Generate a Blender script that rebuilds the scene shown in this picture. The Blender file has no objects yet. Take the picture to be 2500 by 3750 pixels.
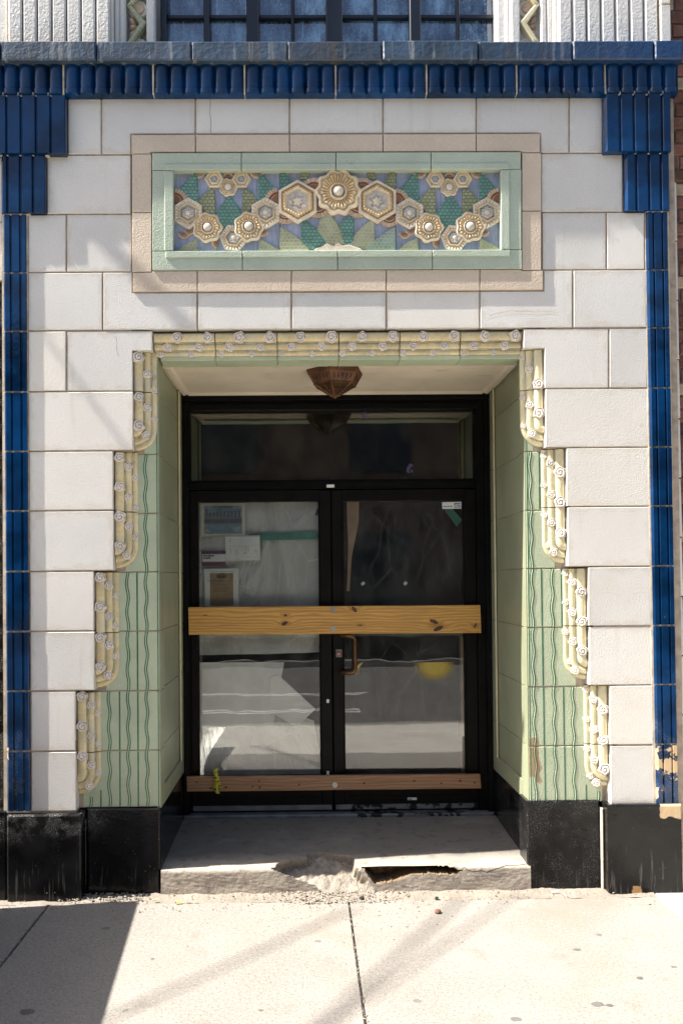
import bpy, bmesh, math, random
from mathutils import Vector, Matrix, noise as mnoise
random.seed(7)
rnd = random.uniform
scene = bpy.context.scene
col = scene.collection

# ------------------------------------------------------------------ camera
FPX, U0, V0 = 3060.0, 1150.0, 2084.0            # focal length and principal point in photo pixels (2500 x 3750)
CAM = Vector((0.0, -4.463, 1.67))
YAW, PITCH, ROLL = math.radians(0.63), math.radians(0.82), math.radians(0.5)
RC = (Matrix.Rotation(-YAW, 3, 'Z') @ Matrix.Rotation(math.radians(90) + PITCH, 3, 'X') @ Matrix.Rotation(-ROLL, 3, 'Z'))
cam_data = bpy.data.cameras.new('camera')
cam = bpy.data.objects.new('camera', cam_data)
col.objects.link(cam)
cam.matrix_world = Matrix.Translation(CAM) @ RC.to_4x4()
cam_data.sensor_width = 36.0
cam_data.lens = FPX / 3750.0 * 36.0
cam_data.shift_x = (1250 - U0) / 3750.0
cam_data.shift_y = (V0 - 1875) / 3750.0
cam_data.clip_start = 0.05
cam_data.clip_end = 500
scene.camera = cam

# ------------------------------------------------------------------ world and sun
SUN = Vector((7.8, 1.0, -9.8)).normalized()      # direction the light travels: from the upper left, raking the wall
world = bpy.data.worlds.new('World')
scene.world = world
world.use_nodes = True
wn = world.node_tree
bg = wn.nodes['Background']
sky = wn.nodes.new('ShaderNodeTexSky')
sky.sky_type = 'NISHITA'
sky.sun_disc = False
sky.sun_elevation = math.asin(-SUN.z)
sky.sun_rotation = math.atan2(-SUN.x, -SUN.y)
sky.air_density = 1.0
sky.dust_density = 3.0
wn.links.new(sky.outputs[0], bg.inputs[0])
bg.inputs[1].default_value = 0.072
sd = bpy.data.lights.new('sun', 'SUN')
sd.energy = 4.8
sd.angle = math.radians(0.53)
sd.color = (1.0, 0.95, 0.87)
sun = bpy.data.objects.new('sun', sd)
col.objects.link(sun)
sun.rotation_euler = SUN.to_track_quat('-Z', 'Y').to_euler()
sun.location = (-6, -3, 10)
scene.view_settings.view_transform = 'Standard'
scene.view_settings.look = 'None'
scene.view_settings.exposure = 1.5
scene.view_settings.gamma = 1.0
scene.view_settings.use_curve_mapping = False
scene.cycles.use_denoising = True
scene.cycles.max_bounces = 8
scene.cycles.transparent_max_bounces = 16

# ------------------------------------------------------------------ pixel to place
def ray(u, v):
    return RC @ Vector(((u - U0) / FPX, -(v - V0) / FPX, -1.0))
def P(u, v, Y=0.0):                               # the point of the plane at depth Y that the photo shows at (u, v)
    d = ray(u, v)
    return CAM + d * ((Y - CAM.y) / d.y)
def G(u, v, Z=0.0):                               # the same for a level surface
    d = ray(u, v)
    return CAM + d * ((Z - CAM.z) / d.z)
def XZ(u, v, Y=0.0):                              # regular courses: height read at the middle of the wall
    return (P(u, v, Y).x, P(1250, v, Y).z)
def pz(v, Y=0.0):
    return P(1250, v, Y).z

# ------------------------------------------------------------------ materials
def S(r, g, b):
    f = lambda c: (c / 12.92 if c <= .04045 else ((c + .055) / 1.055) ** 2.4)
    return (f(r / 255), f(g / 255), f(b / 255))

class N:
    """small helper to write node trees"""
    def __init__(s, name):
        s.m = bpy.data.materials.new(name)
        s.m.use_nodes = True
        s.nt = s.m.node_tree
        s.b = s.nt.nodes['Principled BSDF']
        s.out = s.nt.nodes['Material Output']
        s.pos = s.nt.nodes.new('ShaderNodeNewGeometry').outputs['Position']
    def new(s, t, **k):
        n = s.nt.nodes.new(t)
        for a, b in k.items():
            setattr(n, a, b)
        return n
    def put(s, sock, val):
        if hasattr(val, 'is_linked') or isinstance(val, bpy.types.NodeSocket):
            s.nt.links.new(val, sock)
        elif isinstance(val, (tuple, list)) and len(val) == 3 and sock.type == 'RGBA':
            sock.default_value = (*val, 1)
        else:
            sock.default_value = val
    def vec(s, stretch=(1, 1, 1), rot=(0, 0, 0), off=(0, 0, 0)):
        n = s.new('ShaderNodeMapping')
        n.inputs['Scale'].default_value = stretch
        n.inputs['Rotation'].default_value = rot
        n.inputs['Location'].default_value = off
        s.nt.links.new(s.pos, n.inputs['Vector'])
        return n.outputs[0]
    def noise(s, scale, detail=3, stretch=None, rough=.55, off=(0, 0, 0), vec=None, dist=0):
        n = s.new('ShaderNodeTexNoise')
        n.inputs['Scale'].default_value = scale
        n.inputs['Detail'].default_value = detail
        n.inputs['Roughness'].default_value = rough
        n.inputs['Distortion'].default_value = dist
        s.nt.links.new(vec or (s.vec(stretch or (1, 1, 1), off=off)), n.inputs['Vector'])
        return n.outputs['Fac']
    def voro(s, scale, feature='F1', stretch=None, rnd_=1.0, vec=None):
        n = s.new('ShaderNodeTexVoronoi', feature=feature)
        n.inputs['Scale'].default_value = scale
        n.inputs['Randomness'].default_value = rnd_
        s.nt.links.new(vec or s.vec(stretch or (1, 1, 1)), n.inputs['Vector'])
        return n.outputs['Distance']
    def ramp(s, x, a, b, lo=0., hi=1.):
        n = s.new('ShaderNodeMapRange', interpolation_type='SMOOTHSTEP')
        s.put(n.inputs[0], x)
        n.inputs[1].default_value = a
        n.inputs[2].default_value = b
        n.inputs[3].default_value = lo
        n.inputs[4].default_value = hi
        return n.outputs[0]
    def math(s, op, a, b=0.):
        n = s.new('ShaderNodeMath', operation=op)
        s.put(n.inputs[0], a)
        s.put(n.inputs[1], b)
        return n.outputs[0]
    def mul(s, *a):
        r = a[0]
        for x in a[1:]:
            r = s.math('MULTIPLY', r, x)
        return r
    def mix(s, f, a, b):
        n = s.new('ShaderNodeMix', data_type='RGBA')
        s.put(n.inputs[0], f)
        s.put(n.inputs[6], a)
        s.put(n.inputs[7], b)
        return n.outputs[2]
    def xyz(s):
        n = s.new('ShaderNodeSeparateXYZ')
        s.nt.links.new(s.pos, n.inputs[0])
        return n.outputs
    def box(s, x0, x1, z0, z1, soft=.01, wob=.02, wscale=25):
        """a patch with a ragged rim, in wall coordinates"""
        o = s.xyz()
        w = s.math('MULTIPLY', s.math('SUBTRACT', s.noise(wscale, 4), .5), wob * 4)
        dx = s.math('SUBTRACT', s.math('ABSOLUTE', s.math('SUBTRACT', o[0], (x0 + x1) / 2)), (x1 - x0) / 2)
        dz = s.math('SUBTRACT', s.math('ABSOLUTE', s.math('SUBTRACT', o[2], (z0 + z1) / 2)), (z1 - z0) / 2)
        d = s.math('ADD', s.math('MAXIMUM', dx, dz), w)
        return s.ramp(d, soft * .5, -soft * .5)
    def rand(s):
        return s.new('ShaderNodeObjectInfo').outputs['Random']

def MAT(name, c, rough=.5, var=.10, vs=5, bump=(), layers=(), rand=.05, metal=0, spec=.5, coat=0, fine=None, fs=90):
    """colour with soft mottling, fine grain, per-piece difference, extra layers (mask, colour, amount) and relief"""
    s = N(name)
    lo = tuple(x * (1 - var) for x in c)
    hi = tuple(min(1, x * (1 + var)) for x in c)
    k = s.mix(s.ramp(s.noise(vs, 4), .3, .7), lo, hi)
    if fine:
        k = s.mix(s.ramp(s.noise(fs, 3, rough=.7), .40, .72, 0, fine[1]), k, fine[0])
    for f, cc, amt in layers:
        k = s.mix(s.math('MULTIPLY', f(s), amt), k, cc)
    if rand:
        hsv = s.new('ShaderNodeHueSaturation')
        s.put(hsv.inputs['Value'], s.ramp(s.rand(), 0, 1, 1 - rand, 1 + rand))
        s.put(hsv.inputs['Color'], k)
        k = hsv.outputs[0]
    s.put(s.b.inputs['Base Color'], k)
    s.b.inputs['Roughness'].default_value = rough
    s.b.inputs['Metallic'].default_value = metal
    s.b.inputs['Specular IOR Level'].default_value = spec
    if coat:
        s.b.inputs['Coat Weight'].default_value = coat
        s.b.inputs['Coat Roughness'].default_value = .08
    h = None
    for bp in bump:
        sc, dist, det = bp[:3]
        n = bp[3](s) if len(bp) > 3 and callable(bp[3]) else s.noise(sc, det, rough=.6)
        bn = s.new('ShaderNodeBump')
        bn.inputs['Strength'].default_value = 1.0
        bn.inputs['Distance'].default_value = dist
        s.put(bn.inputs['Height'], n)
        if h:
            s.nt.links.new(h, bn.inputs['Normal'])
        h = bn.outputs[0]
    if h:
        s.nt.links.new(h, s.b.inputs['Normal'])
    return s.m

def edge_dirt(sc=3.0, a=.52, b=.75, off=(0, 0, 0), stretch=(1, 1, 1)):
    return lambda s: s.ramp(s.noise(sc, 6, stretch=stretch, rough=.65, off=off), a, b)
def crackle(scale, w, mask):
    return lambda s: s.mul(s.ramp(s.voro(scale, 'DISTANCE_TO_EDGE'), w, 0), mask(s))
def spots(scale, r, keep=.5, off=(0, 0, 0)):
    return lambda s: s.mul(s.ramp(s.voro(scale, 'F1', ), r, r * .55), s.ramp(s.noise(scale * .35, 2, off=off), keep, keep + .06))
def streak(sx, sz, a, b, off=(0, 0, 0)):
    return lambda s: s.ramp(s.noise(1, 5, stretch=(sx, sx, sz), rough=.6, off=off), a, b)
def block_rim(s):
    """grime that gathers along the edges of each block"""
    g = s.new('ShaderNodeTexCoord').outputs['Generated']
    n = s.new('ShaderNodeSeparateXYZ')
    s.nt.links.new(g, n.inputs[0])
    ex = s.math('MULTIPLY', s.math('MINIMUM', n.outputs[0], s.math('SUBTRACT', 1.0, n.outputs[0])), 1.7)
    ez = s.math('MINIMUM', n.outputs[2], s.math('SUBTRACT', 1.0, n.outputs[2]))
    e = s.math('SUBTRACT', s.math('MINIMUM', ex, ez), s.math('MULTIPLY', s.math('SUBTRACT', s.noise(11, 5, rough=.7), .47), .55))
    return s.ramp(e, .09, .0)
def zband(z0, z1, wob=.03, sc=9):
    """full below z0, nothing above z1, with an uneven rim"""
    def f(s):
        z = s.math('ADD', s.xyz()[2], s.math('MULTIPLY', s.math('SUBTRACT', s.noise(sc, 5), .5), wob * 4))
        return s.ramp(z, z1, z0)
    return f

TAN = S(205, 178, 140)
M = {}
M['white'] = MAT('white glazed terracotta', (.77, .752, .715), .38, .05, 2.2, bump=[(170, .0022, 1)], rand=.07,
                 fine=((.60, .56, .51), .45), fs=170,
                 layers=[(block_rim, (.56, .48, .37), .30), (lambda s: s.ramp(s.rand(), .45, 1.0), (.74, .69, .60), .45), (edge_dirt(1.7, .52, .78), (.64, .55, .43), .45), (streak(14, 1.3, .58, .74), (.56, .50, .42), .35), (edge_dirt(9, .66, .74, (7, 1, 2)), (.50, .42, .32), .5), (spots(22, .06, .62), (.10, .08, .06), .7)])
M['white_upper'] = MAT('white terracotta of the upper storey', (.74, .72, .68), .4, .05, 2.2, bump=[(75, .0026, 2), (30, .0015, 2)], rand=.03,
                       fine=((.58, .54, .48), .35), fs=140,
                       layers=[(lambda s: s.mul(zband(4.42, 4.75, .04)(s), s.ramp(s.xyz()[0], -.3, -1.0)), (.50, .35, .2), .65)])
M['mortar'] = MAT('mortar', (.42, .35, .275), .95, .2, 14, bump=[(120, .002, 3)], rand=0, layers=[(edge_dirt(9, .5, .66), (.18, .15, .12), .5)])
M['pale_mortar'] = MAT('pale mortar', (.62, .54, .43), .95, .2, 14, bump=[(120, .002, 3)], rand=0, layers=[(edge_dirt(12, .55, .7), (.3, .24, .17), .6)])
M['pink'] = MAT('pinkish buff terracotta', (.67, .565, .45), .5, .06, 4, bump=[(150, .0026, 1)], rand=.03, fine=((.52, .38, .26), .5), fs=170)
M['green'] = MAT('pale green terracotta', (.48, .545, .44), .36, .07, 4, bump=[(150, .0026, 1)], rand=.03, fine=((.36, .44, .30), .4), fs=150,
                 layers=[(edge_dirt(6, .6, .72), (.55, .45, .33), .35)])
chipx0, chipz1 = XZ(1929, 2722, .06)
chipx1, chipz0 = XZ(1985, 2868, .06)
M['facing'] = MAT('yellow green terracotta facing', (.50, .565, .40), .34, .08, 4, bump=[(150, .0026, 1)], rand=.04, fine=((.42, .46, .25), .4), fs=140,
                  layers=[(edge_dirt(5, .55, .75), (.40, .50, .33), .7),
                          (lambda s: s.box(chipx0 - .005, chipx1 - .012, chipz0 + .01, chipz1, .006, .034, 13), (.40, .28, .165), 1.0)])
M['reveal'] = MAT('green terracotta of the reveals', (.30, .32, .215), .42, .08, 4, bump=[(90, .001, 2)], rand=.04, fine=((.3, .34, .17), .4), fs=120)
M['dark_green'] = MAT('dark green glaze', (.045, .16, .085), .3, .25, 20, rand=0)
M['blue'] = MAT('dark blue glazed tile', (.002, .029, .095), .10, .5, 5, bump=[(26, .0012, 2)], rand=.15, spec=.34, coat=.10,
                layers=[(spots(18, .05, .60), TAN, .9), (crackle(110, .05, lambda s: s.mul(zband(.86, .95)(s), s.ramp(s.noise(14, 3), .45, .6))), (.25, .3, .36), .7),
                        (lambda s: s.box(1.83, 1.97, P(2430, 2750).z, P(2430, 2738).z + .0, .01, .02, 18), TAN, 1.0),
                        (lambda s: s.mul(s.ramp(s.xyz()[0], 1.6, 1.7), zband(.78, .80, .004)(s), s.ramp(s.noise(8, 6, off=(3, 0, 1)), .52, .535)), TAN, 1.0),
                        (lambda s: s.box(-1.62, -1.575, P(40, 2780).z, P(40, 2740).z, .006, .01, 30), TAN, 1.0)])
M['coping'] = MAT('weathered blue coping', (.035, .062, .10), .42, .3, 6, bump=[(40, .003, 3)], rand=.12,
                  layers=[(streak(26, 1.2, .56, .66), (.30, .31, .31), .55), (streak(9, .8, .5, .7, (5, 1, 0)), (.10, .075, .05), .55),
                          (lambda s: s.ramp(s.xyz()[0], .9, 1.9), (.008, .045, .14), .85)])
M['black'] = MAT('black glazed terracotta', (.0075, .0072, .0075), .16, .5, 6, bump=[(60, .0008, 2), (18, .001, 2)], rand=.2, spec=.22,
                 layers=[(crackle(115, .06, lambda s: s.mul(zband(.335, .30)(s) if False else s.ramp(s.xyz()[2], .26, .42), s.ramp(s.xyz()[0], -1.0, -1.2), s.ramp(s.noise(11, 4), .42, .56))), (.45, .45, .42), .7),
                         (crackle(85, .05, lambda s: s.mul(s.ramp(s.xyz()[0], 1.0, 1.1), s.ramp(s.xyz()[0], 1.64, 1.6), s.ramp(s.noise(9, 3, off=(2, 2, 2)), .40, .6))), (.33, .33, .32), .32),
                         (spots(55, .10, .57), (.4, .38, .34), .7), (spots(26, .09, .58, (4, 0, 2)), TAN, .8),
                         (lambda s: s.mul(zband(.10, .22, .08, 14)(s), s.ramp(s.noise(1, 4, stretch=(60, 60, 5)), .56, .72)), (.16, .15, .14), .4)])
cbx0, cbz1 = XZ(2243, 2948, -.03)
cbx1, cbz0 = XZ(2490, 3010, -.03)
M['black_chipped'] = MAT('chipped black glaze', (.009, .0085, .0085), .24, .5, 6, bump=[(60, .0012, 2), (14, .003, 3)], rand=0, spec=.25,
                         layers=[(spots(45, .10, .57), (.4, .38, .34), .7), (spots(24, .10, .56, (4, 0, 2)), TAN, .9),
                                 (lambda s: s.mul(zband(.12, .26, .10, 14)(s), s.ramp(s.noise(1, 4, stretch=(60, 60, 5)), .56, .72)), (.22, .2, .19), .45),
                                 (lambda s: s.box(cbx1 - .105, cbx1 + .05, cbz0 - .0, cbz1 + .05, .004, .012, 16), TAN, 1.0),
                                 (lambda s: s.box(cbx0 - .02, cbx0 + .045, cbz1 - .015, cbz1 + .05, .004, .008, 22), TAN, 1.0),
                                 (lambda s: s.box(cbx0 + .10, cbx0 + .14, -.05, .035, .006, .012, 26), S(176, 140, 96), 1.0)])
M['trim'] = MAT('ochre glaze', (.75, .62, .36), .34, .16, 8, bump=[(60, .0012, 2)], rand=.05, fine=((.45, .32, .12), .35), fs=60,
                layers=[(edge_dirt(9, .5, .7), (.68, .62, .46), .75), (edge_dirt(12, .60, .72, (3, 3, 3)), (.12, .09, .05), .5)])
M['trim_cream_lit'] = MAT('cream ochre glaze', (.74, .66, .43), .34, .10, 8, bump=[(60, .0012, 2)], rand=.05, fine=((.6, .48, .24), .35), fs=60)  # paler ochre for the right trims, their sunlight put into the colour
M['groove'] = MAT('blue green glaze', (.54, .555, .44), .35, .2, 10, bump=[(70, .001, 2)], rand=.05,
                  layers=[(lambda s: s.ramp(s.noise(30, 3), .5, .6), (.32, .42, .38), .5)])
M['rose'] = MAT('off white glaze', (.78, .715, .63), .5, .08, 30, bump=[(90, .0007, 2)], rand=.05)
M['rose_groove'] = MAT('grey lilac glaze in the rose lines', (.47, .40, .335), .6, .1, 30, rand=.05)
M['field'] = MAT('lavender blue glaze', (.34, .385, .52), .5, .16, 12, rand=.04, bump=[(0, .0035, 0, lambda s: s.ramp(s.noise(1, 3, stretch=(75, 75, 4)), .35, .65))],
                 layers=[(edge_dirt(10, .56, .7), (.40, .40, .46), .7)])
def scaly(s):
    n = s.new('ShaderNodeTexBrick', offset=.5)
    n.inputs['Scale'].default_value = 1.0
    n.inputs['Brick Width'].default_value = .023
    n.inputs['Row Height'].default_value = .018
    n.inputs['Mortar Size'].default_value = .0026
    n.inputs['Mortar Smooth'].default_value = .4
    mp = s.new('ShaderNodeMapping')
    mp.inputs['Rotation'].default_value = (math.radians(90), 0, 0)
    s.nt.links.new(s.pos, mp.inputs['Vector'])
    s.nt.links.new(mp.outputs[0], n.inputs['Vector'])
    return s.math('SUBTRACT', 1.0, n.outputs['Fac'])
for nm, cc in (('teal', (.165, .335, .27)), ('olive', (.35, .37, .205)), ('pale_teal', (.30, .43, .36)), ('pale_olive', (.43, .45, .28))):
    M[nm] = MAT(nm + ' glaze', cc, .38, .18, 18, rand=.06, bump=[(0, .004, 0, scaly)], layers=[(lambda s: s.math('SUBTRACT', 1.0, scaly(s)), tuple(x * .45 for x in cc) if nm[0] != 'p' else (.62, .60, .42), .8)])
M['cream'] = MAT('cream glaze', (.76, .66, .53), .68, .12, 22, bump=[(80, .001, 2)], rand=.05, layers=[(edge_dirt(28, .55, .7), (.58, .43, .25), .5)])
M['ochre'] = MAT('orange ochre glaze', (.66, .50, .28), .5, .15, 22, bump=[(80, .001, 2)], rand=.05)
M['fan'] = MAT('salmon glaze', (.60, .44, .32), .5, .14, 22, bump=[(80, .001, 2)], rand=.05)
M['fan_dark'] = MAT('brown glaze', (.30, .145, .075), .4, .14, 22, rand=.05)
M['slate'] = MAT('grey blue glaze', (.46, .45, .43), .8, .14, 22, rand=.05)
M['plaster'] = MAT('cream painted plaster', (.72, .63, .50), .75, .08, 3, bump=[(30, .002, 3)], rand=0,
                   layers=[(edge_dirt(4, .55, .75, stretch=(1, 2.5, 1)), (.40, .33, .25), .6), (spots(13, .06, .6), (.12, .09, .07), .8)])
M['rust'] = MAT('rusty brown metal', (.135, .058, .026), .6, .3, 16, bump=[(120, .0015, 3)], rand=0, metal=.3, layers=[(edge_dirt(22, .52, .66), (.05, .022, .012), .7)])
M['rust_dark'] = MAT('dark rusted metal', (.018, .010, .006), .7, .3, 16, rand=0)
M['amber'] = MAT('dirty amber lamp glass', (.05, .028, .010), .3, .3, 16, rand=0)
M['frame'] = MAT('black painted aluminium', (.0035, .0035, .0035), .45, .4, 9, bump=[(50, .0005, 2)], rand=0, spec=.14,
                 layers=[(spots(60, .085, .57), (.6, .6, .57), .85), (edge_dirt(3, .62, .82), (.016, .015, .013), .8)])
M['frame_plain'] = MAT('dark brown door stile', (.0055, .0045, .0038), .45, .4, 9, rand=0, spec=.15, layers=[(spots(45, .07, .6), (.6, .6, .57), .85)])
M['metal'] = MAT('zinc metal', (.42, .43, .44), .36, .2, 40, rand=0, metal=.9)
M['kick'] = MAT('worn aluminium strip', (.16, .165, .175), .5, .25, 12, rand=0, metal=.3, layers=[(lambda s: s.mul(s.ramp(s.noise(14, 4), .5, .55), s.ramp(s.xyz()[0], .2, .3)), (.006, .006, .006), 1.0), (spots(28, .12, .5), (.01, .01, .01), .9)])
M['bronze'] = MAT('worn bronze', (.16, .085, .035), .33, .3, 16, rand=0, metal=.8)
M['red'] = MAT('red lock', (.28, .05, .035), .4, .2, 16, rand=0)
M['concrete'] = MAT('sidewalk concrete', (.262, .243, .218), .9, .10, 1.6, rand=.02, bump=[(130, .0015, 3)], fine=((.36, .33, .295), .7), fs=60,
                    layers=[(lambda s: s.ramp(s.noise(105, 2), .55, .64), (.12, .105, .09), .6), (edge_dirt(1.1, .5, .75), (.25, .205, .155), .6), (edge_dirt(5, .56, .7), (.19, .165, .14), .45),
                            (spots(38, .17, .56), (.44, .41, .38), .8)])
M['fresh_bounce_concrete'] = MAT('fresh and bounce-fill white concrete', (.62, .585, .53), .9, .06, 3, rand=.03, bump=[(130, .001, 3)], fine=((.5, .46, .41), .5), fs=50, layers=[(edge_dirt(2.5, .52, .66), (.46, .41, .35), .6), (edge_dirt(14, .58, .66), (.38, .34, .29), .5)])
M['border'] = MAT('dirty concrete border', (.27, .235, .195), .95, .15, 4, rand=0, bump=[(60, .006, 4), (16, .006, 3)], layers=[(edge_dirt(7, .5, .7), (.25, .21, .17), .7)])
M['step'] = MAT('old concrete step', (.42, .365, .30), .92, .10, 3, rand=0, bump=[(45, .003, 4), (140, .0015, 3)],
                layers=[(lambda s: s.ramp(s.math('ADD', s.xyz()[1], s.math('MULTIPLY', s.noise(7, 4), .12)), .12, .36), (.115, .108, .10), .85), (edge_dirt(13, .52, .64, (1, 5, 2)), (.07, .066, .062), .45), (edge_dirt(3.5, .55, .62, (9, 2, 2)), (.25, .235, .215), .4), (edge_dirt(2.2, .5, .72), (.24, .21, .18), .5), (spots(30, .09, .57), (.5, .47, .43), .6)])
M['rubble'] = MAT('broken concrete', (.29, .255, .21), .95, .22, 14, rand=0, bump=[(55, .010, 5), (160, .003, 3)], layers=[(edge_dirt(24, .52, .62), (.27, .22, .16), .7)])
M['grass'] = MAT('lawn', (.06, .11, .03), .9, .3, 4, rand=0, bump=[(60, .02, 3)])
M['shade_dark'] = MAT('added shade-dark wall', (.02, .018, .016), .9, .3, 4, rand=0)
M['hollow'] = MAT('earthy aggregate', (.22, .15, .085), .95, .3, 20, rand=0, bump=[(60, .010, 5)])
M['crack'] = MAT('dark crack', (.03, .025, .02), .95, .2, 20, rand=0)
M['gum'] = MAT('old chewing gum', (.15, .14, .13), .8, .2, 20, rand=.2)
M['asphalt'] = MAT('asphalt', (.10, .095, .09), .9, .12, 2, rand=0, bump=[(90, .003, 3)])
M['paint_line'] = MAT('white road paint', (.7, .7, .66), .7, .1, 10, rand=0)
M['brick'] = MAT('brown red brick', (.185, .085, .060), .85, .25, 14, rand=.30, bump=[(70, .004, 4)], layers=[(edge_dirt(20, .56, .7), (.33, .2, .14), .6)])
M['far_brick'] = MAT('dark brick', (.10, .06, .05), .85, .2, 3, rand=0)
M['buff_stone'] = MAT('tan stone', (.42, .33, .22), .85, .2, 14, rand=.1, bump=[(70, .004, 4)])
M['brick_mortar'] = MAT('grey mortar', (.22, .205, .185), .95, .2, 14, rand=0, bump=[(80, .004, 3)])
M['navy'] = MAT('dark navy window frame', (.006, .010, .020), .35, .2, 8, rand=0)
M['interior'] = MAT('dark interior', (.010, .0095, .009), .9, .2, 3, rand=0)
M['paper'] = MAT('white paper', (.85, .85, .80), .8, .05, 8, rand=.03, bump=[(10, .004, 2)])
M['cream_paper'] = MAT('cream paper', (.70, .67, .55), .8, .06, 8, rand=0, bump=[(10, .004, 2)])
M['blue_print'] = MAT('blue print', (.16, .27, .33), .7, .3, 9, rand=0, layers=[(lambda s: s.ramp(s.noise(1, 4, stretch=(18, 18, 40)), .5, .65), (.40, .44, .42), .7)])
M['print_grey'] = MAT('grey print', (.12, .13, .16), .7, .2, 30, rand=0)
M['ink'] = MAT('black ink', (.015, .015, .018), .7, .1, 30, rand=0)
M['purple'] = MAT('purple print', (.16, .035, .085), .5, .1, 30, rand=0)
M['stain'] = MAT('brown tape stain', (.36, .25, .13), .6, .15, 14, rand=0)
M['adt_blue'] = MAT('blue sticker ink', (.03, .10, .32), .4, .05, 30, rand=0)
M['teal_tape'] = MAT('teal tape', (.06, .27, .22), .5, .2, 14, rand=0)
M['blue_tape'] = MAT('blue tape', (.03, .09, .22), .5, .2, 14, rand=0)
M['kraft'] = MAT('brown kraft paper', (.42, .29, .18), .8, .15, 9, rand=0, bump=[(14, .006, 3)])
M['caution'] = MAT('yellow caution tape', (.60, .52, .03), .4, .15, 20, rand=0, layers=[(lambda s: s.ramp(s.noise(1, 2, stretch=(40, 40, 85)), .56, .6), (.01, .01, .01), 1.0)])
M['leaf_litter'] = MAT('dry litter', (.28, .19, .10), .8, .35, 40, rand=.4)
M['pebble'] = MAT('grit', (.22, .195, .16), .9, .35, 40, rand=.4)
M['cable'] = MAT('black cable', (.01, .01, .01), .6, .1, 8, rand=0)
M['plywood'] = MAT('plywood', (.42, .30, .17), .7, .12, 3, rand=0)

def wood(name, c1, c2, dark, fs, knots=()):
    s = N(name)
    w = s.math('MULTIPLY', s.math('SUBTRACT', s.noise(1, 3, stretch=(1.7, 1.7, 8)), .5), 4.5)
    o = s.xyz()
    t = s.math('ADD', s.math('MULTIPLY', o[2], fs), s.math('MULTIPLY', w, 6.0))
    near = 0.0
    for (kx, kz, wx, wz) in knots:
        ax = s.math('DIVIDE', s.math('SUBTRACT', o[0], kx), wx)
        az = s.math('DIVIDE', s.math('SUBTRACT', o[2], kz), wz)
        e = s.math('POWER', 2.718, s.math('MULTIPLY', s.math('ADD', s.math('MULTIPLY', ax, ax), s.math('MULTIPLY', az, az)), -1.0))
        t = s.math('ADD', t, s.math('MULTIPLY', e, 9.0))
        near = s.math('ADD', near, e)
    g = s.math('ADD', s.math('MULTIPLY', s.math('SINE', t), .5), .5)
    k = s.mix(s.ramp(g, .2, .95), c1, c2)
    k = s.mix(s.ramp(s.noise(1, 5, stretch=(3, 3, 130)), .45, .7, 0, .45), k, dark)
    k = s.mix(s.ramp(s.noise(3, 4), .5, .75, 0, .4), k, tuple(x * .6 for x in c1))
    if knots:
        k = s.mix(s.ramp(near, .35, 1.0, 0, .7), k, dark)
    s.put(s.b.inputs['Base Color'], k)
    s.b.inputs['Roughness'].default_value = .55
    bn = s.new('ShaderNodeBump')
    bn.inputs['Distance'].default_value = .001
    s.put(bn.inputs['Height'], g)
    s.nt.links.new(bn.outputs[0], s.b.inputs['Normal'])
    return s.m
M['pine'] = wood('yellow pine', (.66, .37, .095), (.53, .265, .055), (.28, .13, .03), 300, [(P(u_, v_, .87).x, P(u_, v_, .87).z, a_, b_) for u_, v_, a_, b_ in ((1043, 2283, .06, .022), (1045, 2253, .03, .014), (1600, 2292, .09, .03), (1296, 2231, .045, .02), (1739, 2291, .04, .025), (1318, 2290, .05, .010))])
M['cedar'] = wood('red brown lumber', (.44, .245, .125), (.36, .185, .09), (.19, .09, .04), 300)
M['knot'] = MAT('wood knot', (.07, .03, .012), .6, .4, 60, rand=.2)

def glass(name, tint, dirt, dirt_amt, refl=1.9, wav=.0, st=(5, 5, 3)):
    s = N(name)
    nt = s.nt
    tr = s.new('ShaderNodeBsdfTransparent'); tr.inputs[0].default_value = (*tint, 1)
    gl = s.new('ShaderNodeBsdfGlossy'); gl.inputs[0].default_value = (1, 1, 1, 1); gl.inputs['Roughness'].default_value = .01
    df = s.new('ShaderNodeBsdfDiffuse'); df.inputs[0].default_value = (*dirt, 1)
    fr = s.new('ShaderNodeFresnel'); fr.inputs[0].default_value = 1.5
    if wav:
        bn = s.new('ShaderNodeBump'); bn.inputs['Distance'].default_value = wav
        s.put(bn.inputs['Height'], s.noise(3.2, 2))
        nt.links.new(bn.outputs[0], gl.inputs['Normal'])
    m1 = s.new('ShaderNodeMixShader'); m2 = s.new('ShaderNodeMixShader')
    sc_ = s.math('MULTIPLY', s.ramp(s.noise(1, 4, stretch=(60, 60, 3), rough=.7), .56, .7), .35)
    gr_ = s.math('MULTIPLY', s.ramp(s.noise(60, 4, rough=.8), .52, .7), .35)
    d = s.math('MULTIPLY', s.math('ADD', s.math('ADD', sc_, gr_), s.ramp(s.noise(1, 6, stretch=st, rough=.7), .38, .72)), dirt_amt)
    s.put(m1.inputs[0], d)
    nt.links.new(tr.outputs[0], m1.inputs[1]); nt.links.new(df.outputs[0], m1.inputs[2])
    s.put(m2.inputs[0], s.math('MINIMUM', s.math('MULTIPLY', fr.outputs[0], refl), 1.0))
    nt.links.new(m1.outputs[0], m2.inputs[1]); nt.links.new(gl.outputs[0], m2.inputs[2])
    nt.links.new(m2.outputs[0], s.out.inputs['Surface'])
    return s.m
M['glass'] = glass('dusty door glass', (.97, .98, .97), (.50, .49, .45), .055, 1.9, .0006)
M['transom_glass'] = glass('dusty transom glass', (.95, .96, .92), (.40, .42, .32), .06, 2.2, .0004)
M['window_glass'] = glass('blue tinted window glass', (.20, .35, .55), (.27, .47, .70), 1.35, 2.6, .002, (3, 3, 1.5))

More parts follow.
